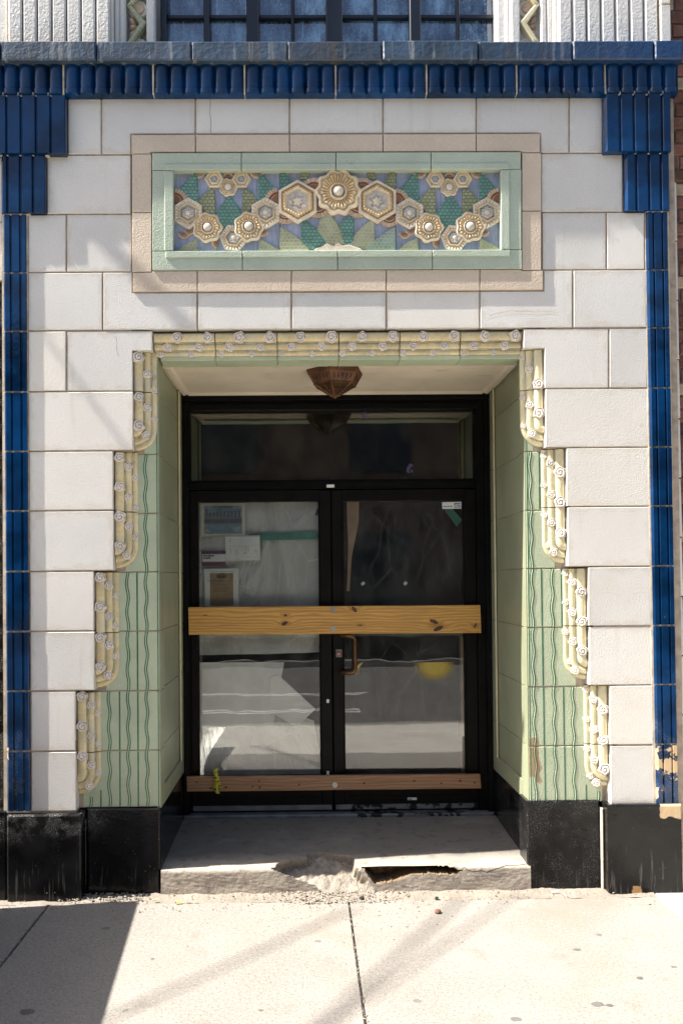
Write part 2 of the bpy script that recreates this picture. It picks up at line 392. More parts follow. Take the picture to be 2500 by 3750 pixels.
def film(name, c, a0, a1, st=(3, 3, 2), cr=1.0):
    """thin plastic sheet: lets part of the room show through, thicker along its creases"""
    s = N(name)
    tr = s.new('ShaderNodeBsdfTransparent')
    tr.inputs[0].default_value = (.9, .92, .92, 1)
    s.b.inputs['Base Color'].default_value = (*c, 1)
    s.b.inputs['Roughness'].default_value = .35
    n = s.noise(1, 6, stretch=st, rough=.62, dist=1.2)
    bn = s.new('ShaderNodeBump'); bn.inputs['Distance'].default_value = .07
    s.put(bn.inputs['Height'], n)
    s.nt.links.new(bn.outputs[0], s.b.inputs['Normal'])
    mx = s.new('ShaderNodeMixShader')
    s.put(mx.inputs[0], s.math('MAXIMUM', s.ramp(n, .32, .68, a0, a1), s.ramp(s.voro(4, 'DISTANCE_TO_EDGE', vec=s.vec((1.3, 1.3, .7), (0, .5, 0))), .05, 0, 0, cr)))
    s.nt.links.new(tr.outputs[0], mx.inputs[1]); s.nt.links.new(s.b.outputs[0], mx.inputs[2])
    s.nt.links.new(mx.outputs[0], s.out.inputs['Surface'])
    return s.m
M['film'] = film('milky plastic sheeting', (.74, .74, .70), .72, 1.0, (2.2, 2.2, 1.3))
M['thin_film'] = film('thin clear plastic sheeting', (.60, .62, .62), .0, .10, (5, 5, 1.8), .11)
def spray(name, c, cx, cz, rx, rz, zcut):
    s = N(name)
    o = s.xyz()
    dx = s.math('DIVIDE', s.math('SUBTRACT', o[0], cx), rx)
    dz = s.math('DIVIDE', s.math('SUBTRACT', o[2], cz), rz)
    r = s.math('SQRT', s.math('ADD', s.math('MULTIPLY', dx, dx), s.math('MULTIPLY', dz, dz)))
    tr = s.new('ShaderNodeBsdfTransparent')
    s.b.inputs['Base Color'].default_value = (*c, 1)
    mx = s.new('ShaderNodeMixShader')
    s.put(mx.inputs[0], s.mul(s.ramp(r, 1.0, .35, 0, .85), s.ramp(s.noise(90, 3), .2, .5, .75, 1)))
    s.nt.links.new(tr.outputs[0], mx.inputs[1]); s.nt.links.new(s.b.outputs[0], mx.inputs[2])
    s.nt.links.new(mx.outputs[0], s.out.inputs['Surface'])
    return s.m

# ------------------------------------------------------------------ objects
ORG = {}
def link(o, parent, c):
    col.objects.link(o)
    ORG[o.name] = Vector(c)
    if parent:
        o.parent = parent
        o.location = Vector(c) - ORG[parent.name]
    else:
        o.location = c
    return o
def root(name, label, cat, loc=(0, 0, 0), group=None):
    o = bpy.data.objects.new(name, None)
    o.empty_display_size = .1
    link(o, None, loc)
    tag(o, label, cat, group)
    return o
def tag(o, label=None, cat=None, group=None, kind=None):
    if label: o['label'] = label
    if cat: o['category'] = cat
    if group: o['group'] = group
    if kind: o['kind'] = kind
    return o
def obj(name, vf, mats, parent=None, smooth=False, idx=None, origin=None):
    vs, fs = vf
    vs = [Vector(v) for v in vs]
    c = origin
    if c is None:
        lo = Vector((min(v[i] for v in vs) for i in range(3)))
        hi = Vector((max(v[i] for v in vs) for i in range(3)))
        c = (lo + hi) / 2
    c = Vector(c)
    me = bpy.data.meshes.new(name)
    me.from_pydata([tuple(v - c) for v in vs], [], fs)
    for m in (mats if isinstance(mats, (list, tuple)) else [mats]):
        me.materials.append(M[m] if isinstance(m, str) else m)
    if idx:
        me.polygons.foreach_set('material_index', idx)
    if smooth:
        me.polygons.foreach_set('use_smooth', [True] * len(fs))
        if smooth is not True:
            me.set_sharp_from_angle(angle=smooth)
    me.update()
    o = bpy.data.objects.new(name, me)
    return link(o, parent, c)
def join(*vfs):
    V, F = [], []
    for v, f in vfs:
        k = len(V)
        V += list(v)
        F += [tuple(i + k for i in q) for q in f]
    return V, F
def inset(p, b):
    n = len(p)
    out = []
    for i in range(n):
        a, q, c = Vector(p[i - 1]), Vector(p[i]), Vector(p[(i + 1) % n])
        d1, d2 = (q - a).normalized(), (c - q).normalized()
        n1, n2 = Vector((-d1.y, d1.x)), Vector((-d2.y, d2.x))
        m = n1 + n2
        k = m.dot(n1)
        out.append(tuple(q + m * (b / k if abs(k) > .2 else b)))
    return out
def ccw(p):
    a = sum(p[i - 1][0] * p[i][1] - p[i][0] * p[i - 1][1] for i in range(len(p)))
    return list(p) if a > 0 else list(reversed(p))
def prism(poly, y0, y1, b=.002):
    """outline in the wall plane, face at y0 (towards the street), back at y1, edges eased by b"""
    p = ccw(poly)
    n = len(p)
    q = inset(p, b)
    V = [(x, y0, z) for x, z in q] + [(x, y0 + b, z) for x, z in p] + [(x, y1, z) for x, z in p]
    F = [tuple(range(n))]
    for i in range(n):
        j = (i + 1) % n
        F.append((i, i + n, j + n, j))
        F.append((i + n, i + 2 * n, j + 2 * n, j + n))
    F.append(tuple(reversed(range(2 * n, 3 * n))))
    return V, F
def box(x0, x1, y0, y1, z0, z1, b=0.0):
    if b:
        return prism([(x0, z0), (x1, z0), (x1, z1), (x0, z1)], y0, y1, b)
    V = [(x, y, z) for z in (z0, z1) for y in (y0, y1) for x in (x0, x1)]
    return V, [(0, 2, 3, 1), (4, 5, 7, 6), (0, 1, 5, 4), (2, 6, 7, 3), (0, 4, 6, 2), (1, 3, 7, 5)]
def slab(poly_xy, z0, z1, b=.004):
    """outline in plan, top at z1"""
    p = ccw(poly_xy)
    n = len(p)
    q = inset(p, b)
    V = [(x, y, z1) for x, y in q] + [(x, y, z1 - b) for x, y in p] + [(x, y, z0) for x, y in p]
    F = [tuple(range(n))]
    for i in range(n):
        j = (i + 1) % n
        F += [(i, i + n, j + n, j), (i + n, i + 2 * n, j + 2 * n, j + n)]
    F.append(tuple(reversed(range(2 * n, 3 * n))))
    return V, F
def tube(pts, r, n=8, cap=True):
    pts = [Vector(p) for p in pts]
    V, F = [], []
    for i, p in enumerate(pts):
        d = (pts[min(i + 1, len(pts) - 1)] - pts[max(i - 1, 0)]).normalized()
        up = Vector((0, 0, 1)) if abs(d.z) < .9 else Vector((0, 1, 0))
        a = d.cross(up).normalized()
        c = a.cross(d)
        rr = r[i] if isinstance(r, (list, tuple)) else r
        V += [tuple(p + (a * math.cos(2 * math.pi * k / n) + c * math.sin(2 * math.pi * k / n)) * rr) for k in range(n)]
    for i in range(len(pts) - 1):
        for k in range(n):
            F.append((i * n + k, i * n + (k + 1) % n, (i + 1) * n + (k + 1) % n, (i + 1) * n + k))
    if cap:
        F += [tuple(reversed(range(n))), tuple(range((len(pts) - 1) * n, len(pts) * n))]
    return V, F
def ribbon(pts, w, y):
    """flat line of width w on a wall face at depth y; pts are (x, z)"""
    V, F = [], []
    for i, p in enumerate(pts):
        a, b = Vector(pts[max(i - 1, 0)]), Vector(pts[min(i + 1, len(pts) - 1)])
        d = (b - a).normalized()
        n = Vector((-d.y, d.x)) * w / 2
        V += [(p[0] + n.x, y, p[1] + n.y), (p[0] - n.x, y, p[1] - n.y)]
    for i in range(len(pts) - 1):
        F.append((2 * i, 2 * i + 1, 2 * i + 3, 2 * i + 2))
    return V, F
def disc(cx, cz, rx, rz, y, n=14, rot=0, wob=0):
    V = []
    for k in range(n):
        a = 2 * math.pi * k / n
        w = 1 + rnd(-wob, wob)
        x, z = rx * math.cos(a) * w, rz * math.sin(a) * w
        V.append((cx + x * math.cos(rot) - z * math.sin(rot), y, cz + x * math.sin(rot) + z * math.cos(rot)))
    return V, [tuple(range(n))]
def text_mesh(txt, size, x, z, y, bold=0.0, align='LEFT', sx=1.0):
    cu = bpy.data.curves.new('text', 'FONT')
    cu.body = txt
    cu.size = size
    cu.align_x = align
    cu.resolution_u = 3
    cu.offset = bold
    t = bpy.data.objects.new('text', cu)
    col.objects.link(t)
    dg = bpy.context.evaluated_depsgraph_get()
    me = t.evaluated_get(dg).to_mesh()
    V = [(x + v.co.x * sx, y, z + v.co.y) for v in me.vertices]
    F = [tuple(p.vertices) for p in me.polygons]
    t.to_mesh_clear()
    bpy.data.objects.remove(t)
    bpy.data.curves.remove(cu)
    return V, F

# ================================================================== SETTING: ground
YD = .93                                          # plane of the doors
GF = .060                                         # plane of the green facing
sidewalk = obj('sidewalk', slab([(-14, -3.35), (14, -3.35), (14, .12), (-14, .12)], -.30, -.022, .004), 'mortar')
tag(sidewalk, kind='structure')
xj = [-5.9, -4.45, -2.92, -1.345, .215, 1.835, 3.4, 4.95, 6.5]
yj = [-.085, -1.70, -3.32]
for i in range(len(xj) - 1):
    for j in range(2):
        g = .005
        x0, x1, y1, y0 = xj[i] + g, xj[i + 1] - g, yj[j] - .002, yj[j + 1] + g
        mt = 'fresh_bounce_concrete' if (i == 5 or j == 1 or i in (0, 1, 7)) else 'concrete'  # fresh slab at the right; unseen outer slabs whitened to bounce fill light
        if i == 5 and j == 0: y1 = -.002
        obj('slab', slab([(x0, y0), (x1, y0), (x1, y1), (x0, y1)], -.10, 0.0, .004), mt, sidewalk)
# narrow dirty border between the slabs and the wall, uneven
V, F = [], []
nx, ny = 240, 7
for i in range(nx + 1):
    x = -2.9 + (1.83 + 2.9) * i / nx
    for j in range(ny + 1):
        y = -.083 + (.14 + .083) * j / ny
        z = -.004 + .012 * j / ny + .010 * mnoise.noise((x * 9, y * 14, 3)) + .005 * mnoise.noise((x * 40, y * 40, 1))
        V.append((x, y, min(z, .02)))
for i in range(nx):
    for j in range(ny):
        a = i * (ny + 1) + j
        F.append((a, a + ny + 1, a + ny + 2, a + 1))
obj('border_strip', (V, F), 'border', sidewalk, smooth=True)
for (u, v, r) in [(2185, 3678, .036), (2230, 3682, .022), (2110, 3478, .024), (2190, 3423, .022), (2465, 3541, .018), (1525, 3665, .026),
                  (1888, 3732, .03), (2340, 3582, .022), (1164, 3447, .02), (390, 3400, .028), (560, 3512, .014), (955, 3700, .014), (100, 3705, .04),
                  (1490, 3394, .013), (460, 3700, .016), (1530, 3322, .012)]:
    q = G(u, v)
    n = 12
    VV = [(q.x + r * math.cos(2 * math.pi * k / n) * rnd(.8, 1.15), q.y + r * .7 * math.sin(2 * math.pi * k / n) * rnd(.8, 1.15), .0012) for k in range(n)]
    VV = [(q.x + (w[0] - q.x) * .75, q.y + (w[1] - q.y) * .75, w[2]) for w in VV]
    obj('gum_spot', (VV, [tuple(range(n))]), 'gum', sidewalk)
# kerb, road and the far side of the street (the door glass mirrors them)
kerb = obj('kerb', slab([(-14, -3.50), (14, -3.50), (14, -3.36), (-14, -3.36)], -.30, -.004, .015), 'concrete'); tag(kerb, kind='structure')
road = obj('road', slab([(-60, -11.2), (60, -11.2), (60, -3.51), (-60, -3.51)], -.40, -.14, .004), 'asphalt'); tag(road, kind='structure')
for (x0, x1, y) in ((-9, .75, -5.15), (-9, .75, -5.30), (-9, .9, -6.9), (-9, 1.0, -7.05)):
    obj('road_line', slab([(x0, y - .025), (x1, y - .025), (x1, y + .025), (x0, y + .025)], -.145, -.134, .001), 'paint_line', road)
far_walk = obj('pavement', slab([(-60, -15.5), (60, -15.5), (60, -11.21), (-60, -11.21)], -.40, 0.0, .015), 'concrete'); tag(far_walk, kind='structure')
lawn = obj('lawn', slab([(-60, -15.49), (60, -15.49), (60, -11.7), (-60, -11.7)], -.2, .52, .02), 'grass'); tag(lawn, kind='structure')
lw = obj('shade_wall', slab([(-60, -11.695), (60, -11.695), (60, -11.3), (-60, -11.3)], -.2, .50, .02), 'shade_dark'); tag(lw, 'added shade-dark wall before the lawn across the street', 'wall')  # added wall, near black to stand for the shade across the street
ground = obj('ground', slab([(-200, -200), (200, -200), (200, 60), (-200, 60)], -1.0, -.42, .01), 'asphalt'); tag(ground, kind='structure')

# ================================================================== THE TERRACOTTA BUILDING
B = root('terracotta_building', 'white terracotta storefront with dark blue trim and a stepped green doorway', 'building', (0, 0, 0))
ZT = 6.6
JX = .0043                                        # half a joint
def poly_px(pts, Y=0.0):
    return [XZ(u, v, Y) for u, v in pts]
def shrink(poly, j=JX):
    return inset(ccw(poly), j)

# --- white wall: a mortar bed with blocks set in it
XL, XR = P(8, 1500).x, P(2470, 700).x
dl, dr = P(620, 1900).x, P(1885, 1900).x
zt_open = pz(1215)
beds = []
for ul, ur, va, vb in ((480, 2000, 300, 1430), (480, 2003, 1430, 1645), (408, 2082, 1645, 2083), (337, 2161, 2083, 2520), (270, 2241, 2520, 2970)):
    beds += [box(XL, P(ul, 1400).x, .0065, .30, pz(vb), pz(va)), box(P(ur, 1400).x, XR, .0065, .30, pz(vb), pz(va))]
bed = join(*beds, box(XL, P(270, 1400).x, .0067, .30, .0, pz(2969)), box(P(300, 1400).x, P(2200, 1400).x, .055, .30, zt_open + .02, 3.0 + .95), box(P(2241, 1400).x, XR, .0067, .30, .0, pz(2969)),
           box(P(480, 1400).x, P(2000, 1400).x, .0066, .05, pz(560), pz(300)), box(P(480, 1400).x, P(2000, 1400).x, .0066, .05, zt_open + .02, pz(990)))
wall = obj('wall', bed, 'mortar', B)
CV = [348, 563, 780, 992, 1205.5, 1427, 1644.5, 1862, 2083, 2302, 2520, 2740, 2960]
def R4(u0, u1, v0, v1):
    return [(u0, v1), (u1, v1), (u1, v0), (u0, v0)]
blocks = []
blocks += [R4(248, 372, 348, 563), [(372, 563), (481, 563), (481, 490), (716, 490), (716, 348), (372, 348)],
           R4(716, 1060, 348, 490), R4(1060, 1402, 348, 490), R4(1402, 1743, 348, 490),
           [(1743, 490), (1977, 490), (1977, 563), (2083, 563), (2083, 348), (1743, 348)], R4(2083, 2206, 348, 563)]
blocks += [R4(172, 481, 563, 780), R4(1979, 2280, 563, 780)]
blocks += [R4(102, 244, 780, 992), R4(244, 483, 780, 992), R4(1983, 2219, 780, 992), R4(2219, 2360, 780, 992)]
blocks += [R4(102, 377, 992, 1205.5), [(377, 1205.5), (723, 1205.5), (723, 1067), (486, 1067), (486, 992), (377, 992)],
           R4(723, 1067, 1067, 1205.5), R4(1067, 1414, 1067, 1205.5), R4(1414, 1756, 1067, 1205.5),
           [(1756, 1205.5), (2096, 1205.5), (2096, 992), (1989, 992), (1989, 1067), (1756, 1067)], R4(2096, 2367, 992, 1205.5)]
blocks += [R4(103, 244, 1205.5, 1427), [(244, 1427), (488, 1427), (488, 1282), (560, 1282), (560, 1205.5), (244, 1205.5)],
           [(1914, 1280), (1914, 1205.5), (2228, 1205.5), (2228, 1427), (1991, 1427), (1991, 1280)], R4(2228, 2370, 1205.5, 1427)]
stepL = [(490, 1427, 1644.5), (417, 1644.5, 1862), (419, 1862, 2083), (346, 2083, 2302), (349, 2302, 2520), (279, 2520, 2740), (282, 2740, 2960)]
stepR = [(1994, 1427, 1644.5), (2071, 1644.5, 1862), (2075, 1862, 2083), (2150, 2083, 2302), (2154, 2302, 2520), (2229, 2520, 2740), (2232, 2740, 2960)]
for k, (u, a, b_) in enumerate(stepL):
    blocks.append(R4(104 + k * 1.6, u, a, b_))
for k, (u, a, b_) in enumerate(stepR):
    blocks.append(R4(u, 2374 + k * 3.6, a, b_))
for bl in blocks:
    p = shrink(poly_px(bl))
    dy = rnd(-.0015, .0015)
    deep = .13 if (min(q[1] for q in bl) > 1200) else .05
    obj('block', prism(p, dy, deep, .003), 'white', wall)
def wall_crack(pts, w, mt, y=-.0024):
    obj('crack', ribbon([XZ(u, v) for u, v in pts], w, y), mt, wall)
wall_crack([(768, 352), (771, 380), (768, 410), (773, 440), (772, 486)], .0016, 'crack')
wall_crack([(1790, 1160), (1812, 1152), (1850, 1146), (1880, 1142), (1900, 1146), (1925, 1143), (1960, 1147), (2010, 1144), (2040, 1150)], .003, 'pale_mortar')
wall_crack([(425, 1228), (430, 1250), (428, 1275), (436, 1300)], .0014, 'crack')
# narrow white margin beyond the right strip
for k in range(-2, 13):
    v0, v1 = 15 + k * 218, 15 + (k + 1) * 218
    if v1 > 2970: v1 = 2970
    if v0 < -650 or v0 >= 2960: continue
    x0 = P(2440, 1500, .015).x if v1 > 250 else P(2452, 100, .03).x - .06
    p = shrink([(x0, pz(v1, .015)), (P(2466 if v1 < 700 else 2478, 700, .015).x + max(0, v1 - 700) * 4e-6, pz(v1, .015)), (P(2466 if v1 < 700 else 2478, 700, .015).x, pz(v0, .015)), (x0, pz(v0, .015))])
    obj('block', prism(p, .015, .3, .003), 'white', wall)

# --- pink border and green frame of the relief
pb = obj('panel_border', box(P(500, 500).x, P(1960, 500).x, .036, .052, pz(1050), pz(505)), 'mortar', B)
PY = -.0095
def pinkp(pts): obj('border_block', prism(shrink(poly_px(pts, PY), .0028), PY + rnd(-.0006, .0006), .04, .0015), 'pink', pb)
js = [716, 1060, 1402, 1743]
pinkp([(481, 561), (553, 561), (553, 556), (716, 556), (716, 490), (481, 490)])
for a, b_ in zip(js[:-1], js[1:]):
    pinkp(R4(a, b_, 490, 556))
pinkp([(1743, 556), (1907, 556), (1907, 561), (1977, 561), (1977, 490), (1743, 490)])
for (a, b_) in ((561, 775), (775, 993)):
    pinkp(R4(482, 556, a, b_)); pinkp(R4(1909, 1982, a, b_))
js = [723, 1067, 1414, 1756]
pinkp([(486, 1066), (723, 1066), (723, 988), (556, 988), (556, 993), (486, 993)])
for a, b_ in zip(js[:-1], js[1:]):
    pinkp(R4(a, b_, 988, 1066))
pinkp([(1756, 1066), (1988, 1066), (1988, 993), (1909, 993), (1909, 988), (1756, 988)])
pf = obj('panel_frame', box(P(600, 500).x, P(1860, 500).x, .028, .06, pz(960), pz(600)), 'mortar', B)
def green_piece(outer, inner):
    gy = -.017
    vf = prism(shrink(poly_px(outer, gy), .002), gy, .05, .002)
    vf2 = prism(shrink(poly_px(inner, -.024), .002), -.024, .045, .003)
    obj('frame_block', join(vf, vf2), 'green', pf)
# outer rim 557-1909 x 557-987, raised inner rim 601-1864 x 598-940, opening 634-1833 x 628-914
tj = [556, 884, 1230, 1578, 1907]
for i in range(4):
    a, b_ = tj[i], tj[i + 1]
    green_piece(R4(a, b_, 557, 621), R4(max(a, 601), min(b_, 1863), 597, 622))
bj = [558, 888, 1236, 1583, 1911]
for i in range(4):
    a, b_ = bj[i], bj[i + 1]
    green_piece(R4(a, b_, 916, 987), R4(max(a, 605), min(b_, 1868), 915, 941))
green_piece(R4(557, 632, 621, 916), R4(601, 636, 622, 915))
green_piece(R4(1835, 1909, 621, 916), R4(1832, 1866, 622, 915))

# --- relief: three tiles with flowers, leaves and fans
FY = .020
def hexr(t, n):
    w = 2 * math.pi / n
    return math.cos(w / 2) / math.cos((t % w) - w / 2)
def rosette(R, rings, n=6, per=6, rot=math.pi / 2, ribs=()):
    """rings: (radius, height, material, shape) from the rim inwards; shape 'h' n-sided, 'c' round, 's' star, 'l' lobed"""
    K = n * per
    V, F, I = [], [], []
    for ri, (r, h, m, sh) in enumerate(rings):
        for k in range(K):
            t = 2 * math.pi * k / K
            q = {'h': hexr(t, n), 'c': 1.0, 's': 1.0 if (k // max(1, per // 2)) % 2 == 0 else .72, 'l': 1 + .07 * math.cos(n * t)}[sh]
            hh = h + (ribs[1] * (1 if k % 2 else -1) if ribs and ri == ribs[0] else 0)
            rr = R * r * q
            V.append((rr * math.cos(t + rot), -R * hh, rr * math.sin(t + rot)))
        if ri:
            for k in range(K):
                a, b_ = (ri - 1) * K, ri * K
                F.append((a + k, a + (k + 1) % K, b_ + (k + 1) % K, b_ + k)); I.append(m)
    V.append((0, -R * (rings[-1][1] + .02), 0))
    a = (len(rings) - 1) * K
    for k in range(K):
        F.append((a + k, a + (k + 1) % K, len(V) - 1)); I.append(rings[-1][2])
    return V, F, I
FM = ['cream', 'ochre', 'slate', 'rose', 'fan_dark']
def place(name, vfi, u, v, Y, parent, mats=FM, smooth=math.radians(40)):
    V, F, I = vfi
    c = P(u, v, Y)
    obj(name, ([(x + c.x, y + c.y, z + c.z) for x, y, z in V], F), mats, parent, smooth=smooth, idx=I, origin=c)
mm = 1 / 686.0
def hexflower(u, v, r, par, kind=0, rot=0):
    R = r * mm * 1.06
    if kind == 0:
        rings = [(1, 0, 0, 'h'), (1, .16, 0, 'h'), (.94, .22, 0, 'h'), (.80, .20, 0, 'h'), (.66, .15, 0, 'h'), (.64, .26, 1, 'h'), (.55, .26, 1, 'h'), (.50, .12, 2, 'h'), (.40, .13, 2, 'h'), (.34, .24, 0, 's'), (.2, .2, 2, 's'), (.1, .26, 0, 'c')]
        place('flower', rosette(R, rings, 6, 8, math.pi / 2 + rot, (3, .05)), u, v, FY, par)
    elif kind == 1:   # small hexagon cup
        rings = [(1, 0, 0, 'h'), (1, .25, 0, 'h'), (.9, .32, 0, 'h'), (.6, .18, 1, 'h'), (.55, .28, 0, 'h'), (.42, .28, 0, 'h'), (.36, .12, 2, 'c'), (.2, .2, 2, 'c')]
        place('flower', rosette(R, rings, 6, 6, rot, ()), u, v, FY - .002, par)
    else:             # big hexagon with ribbed rim
        rings = [(1, 0, 0, 'h'), (1, .14, 0, 'h'), (.95, .20, 0, 'h'), (.86, .20, 0, 'h'), (.82, .10, 1, 'h'), (.70, .24, 1, 'h'), (.64, .24, 1, 'h'), (.60, .12, 0, 'h'), (.46, .12, 0, 'h'), (.40, .20, 0, 's'), (.24, .14, 2, 's'), (.12, .22, 0, 'c')]
        place('flower', rosette(R, rings, 6, 10, math.pi / 2 + rot, (5, .05)), u, v, FY - .002, par)
def roundflower(u, v, r, par, dome=.42, n=8):
    R = r * mm * 1.07
    dome *= .85
    rings = [(1, 0, 0, 'l'), (1, .16, 0, 'l'), (.90, .26, 0, 'l'), (.78, .16, 1, 'l'), (.70, .26, 0, 'l'), (dome + .14, .18, 1, 'c'), (dome + .08, .30, 0, 'c'), (dome + .02, .14, 1, 'c'), (dome, .24, 2, 'c'), (dome * .8, .30, 2, 'c'), (dome * .4, .34, 0, 'c')]
    place('flower', rosette(R, rings, n, 6, 0, (4, .07)), u, v, FY - .003, par)
def fan(u, v, r, a0, a1, par, Y=None):
    R = r * mm
    n = 14
    V, F, I = [], [], []
    prof = [(1, 0, 0), (1, .14, 0), (.70, .18, 0), (.66, .10, 1), (.55, .12, 1), (.5, .18, 0), (.36, .12, 1), (.05, .12, 1)]
    for ri, (q, h, m) in enumerate(prof):
        for k in range(n + 1):
            t = math.radians(a0 + (a1 - a0) * k / n)
            hh = h + (.035 * (1 if k % 2 else -1) if ri in (1, 2) else 0)
            V.append((R * q * math.cos(t), -R * hh, R * q * math.sin(t)))
        if ri:
            for k in range(n):
                a, b_ = (ri - 1) * (n + 1), ri * (n + 1)
                F.append((a + k, a + k + 1, b_ + k + 1, b_ + k)); I.append(m)
    place('fan', (V, F, I), u, v, FY - .001, par, ['fan', 'fan_dark'])
def leaf(pts, mt, par, Y=.010):
    if mt != 'cream':
        cu, cv = sum(p[0] for p in pts) / len(pts), sum(p[1] for p in pts) / len(pts)
        pts = [(cu + (u - cu) * 1.12, min(916, max(629, cv + (v - cv) * 1.12))) for u, v in pts]
    obj('leaf', prism([XZ(u, v, Y) for u, v in pts], Y + rnd(-.001, .001), FY + .004, .003), mt, par)
LZ = lambda x, y: (450 + x / 1.96, 450 + y / 1.96)
RZ = lambda x, y: (1200 + x / 1.96, 450 + y / 1.96)
tiles = []
for (a, b_) in ((637, 1024), (1027, 1446), (1449, 1833)):
    tiles.append(obj('relief_tile', prism(poly_px(R4(a, b_, 626, 917), FY), FY, .055, .001), 'field', B))
for t, du in ((tiles[0], 0), (tiles[2], 807)):
    q = lambda *pts: [(LZ(x, y)[0] + du, LZ(x, y)[1]) for x, y in pts]
    leaf(q((515, 352), (532, 375), (538, 575), (470, 545), (410, 475)), 'teal', t)
    leaf(q((985, 352), (1088, 465), (1040, 500), (978, 560), (976, 370)), 'teal', t)
    leaf(q((652, 470), (660, 665), (600, 640), (540, 565), (600, 500)), 'olive', t)
    leaf(q((862, 470), (920, 500), (968, 560), (930, 600), (858, 660)), 'olive', t)
    leaf(q((763, 528), (820, 600), (856, 670), (800, 740), (763, 760), (720, 740), (668, 665), (705, 600)), 'teal', t, .008)
    leaf(q((528, 832), (532, 915), (405, 915), (450, 865)), 'pale_olive', t)
    leaf(q((988, 832), (1050, 865), (1118, 915), (980, 915)), 'pale_olive', t)
    for (x, y, r, a0, a1) in ((372, 575, 100, -5, 90), (1116, 570, 100, 92, 185), (545, 352, 52, 180, 360), (960, 352, 52, 180, 360), (757, 400, 40, 20, 160),
                              (440, 790, 46, 180, 340), (560, 690, 50, 60, 200), (955, 680, 50, -20, 120), (700, 770, 48, 10, 150), (820, 780, 48, 20, 170), (480, 770, 40, 180, 360), (745, 800, 60, 20, 170), (690, 860, 55, 90, 250), (1005, 775, 45, 190, 350)):
        u, v = q((x, y))[0]
        fan(u, v, r / 1.96, a0, a1, t)
    for (x, y, r, kd, ro) in ((657, 410, 64, 1, 0), (853, 410, 64, 1, 0), (472, 655, 108, 0, 0), (1025, 652, 108, 0, 0), (795, 832, 98, 0, .4)):
        u, v = q((x, y))[0]
        hexflower(u, v, r / 1.96, t, kd, ro)
    for (x, y, r, dm) in ((757, 468, 60, .52), (610, 758, 98, .38), (905, 753, 100, .40)):
        u, v = q((x, y))[0]
        roundflower(u, v, r / 1.96, t, dm, 7)
t = tiles[1]
def lf(pts, mt, mir=True):
    leaf([LZ(x, y) for x, y in pts], mt, t)
    if mir:
        leaf([(2 * 1237 - LZ(x, y)[0], LZ(x, y)[1]) for x, y in pts], {'teal': 'olive', 'olive': 'olive', 'pale_teal': 'pale_teal', 'pale_olive': 'pale_olive'}[mt], t)
lf([(1140, 352), (1165, 352), (1215, 440), (1130, 470), (1130, 370)], 'teal')
lf([(1280, 352), (1335, 352), (1320, 395), (1275, 400)], 'olive')
lf([(1138, 752), (1200, 785), (1270, 840), (1330, 915), (1132, 915)], 'pale_olive', False)
leaf([RZ(x, y) for x, y in ((475, 752), (477, 915), (280, 915), (350, 835), (420, 785))], 'pale_teal', t)
lf([(1293, 695), (1370, 750), (1425, 810), (1452, 862), (1350, 905), (1285, 838)], 'teal', False)
leaf([RZ(x, y) for x, y in ((325, 695), (330, 900), (150, 880), (200, 800), (260, 740))], 'pale_olive', t)
lf([(1468, 650), (1520, 700), (1560, 760), (1585, 860), (1450, 860), (1432, 740)], 'olive', False)
leaf([RZ(x, y) for x, y in ((180, 665), (184, 840), (130, 880), (72, 750), (120, 700))], 'teal', t)
leaf([RZ(x, y) for x, y in ((10, 660), (60, 720), (105, 860), (60, 880), (-40, 880), (-75, 800), (-50, 700))], 'pale_olive', t)
for (u, v, r, a0, a1) in ((1150, 705, 52, 10, 170), (1327, 705, 52, 10, 170), (1046, 775, 48, 190, 345), (1165, 752, 48, 200, 350), (1310, 752, 48, 190, 340), (1424, 790, 44, 195, 350)):
    fan(u, v, r, a0, a1, t)
hexflower(1090, 742, 76, t, 2); hexflower(1380, 742, 76, t, 2)
roundflower(1238, 708, 77, t, .30, 10)
zz = [LZ(1370, 908), LZ(1400, 893), LZ(1440, 880), LZ(1462, 862), LZ(1500, 878), LZ(1528, 866), LZ(1560, 880), RZ(15, 872), RZ(45, 880), RZ(75, 862), RZ(110, 880), RZ(150, 872), RZ(235, 900), RZ(250, 912)]
leaf(zz[:1] + [(u, v + 0) for u, v in zz[1:]] + [(1310, 918), (1160, 918)], 'cream', t, .004)

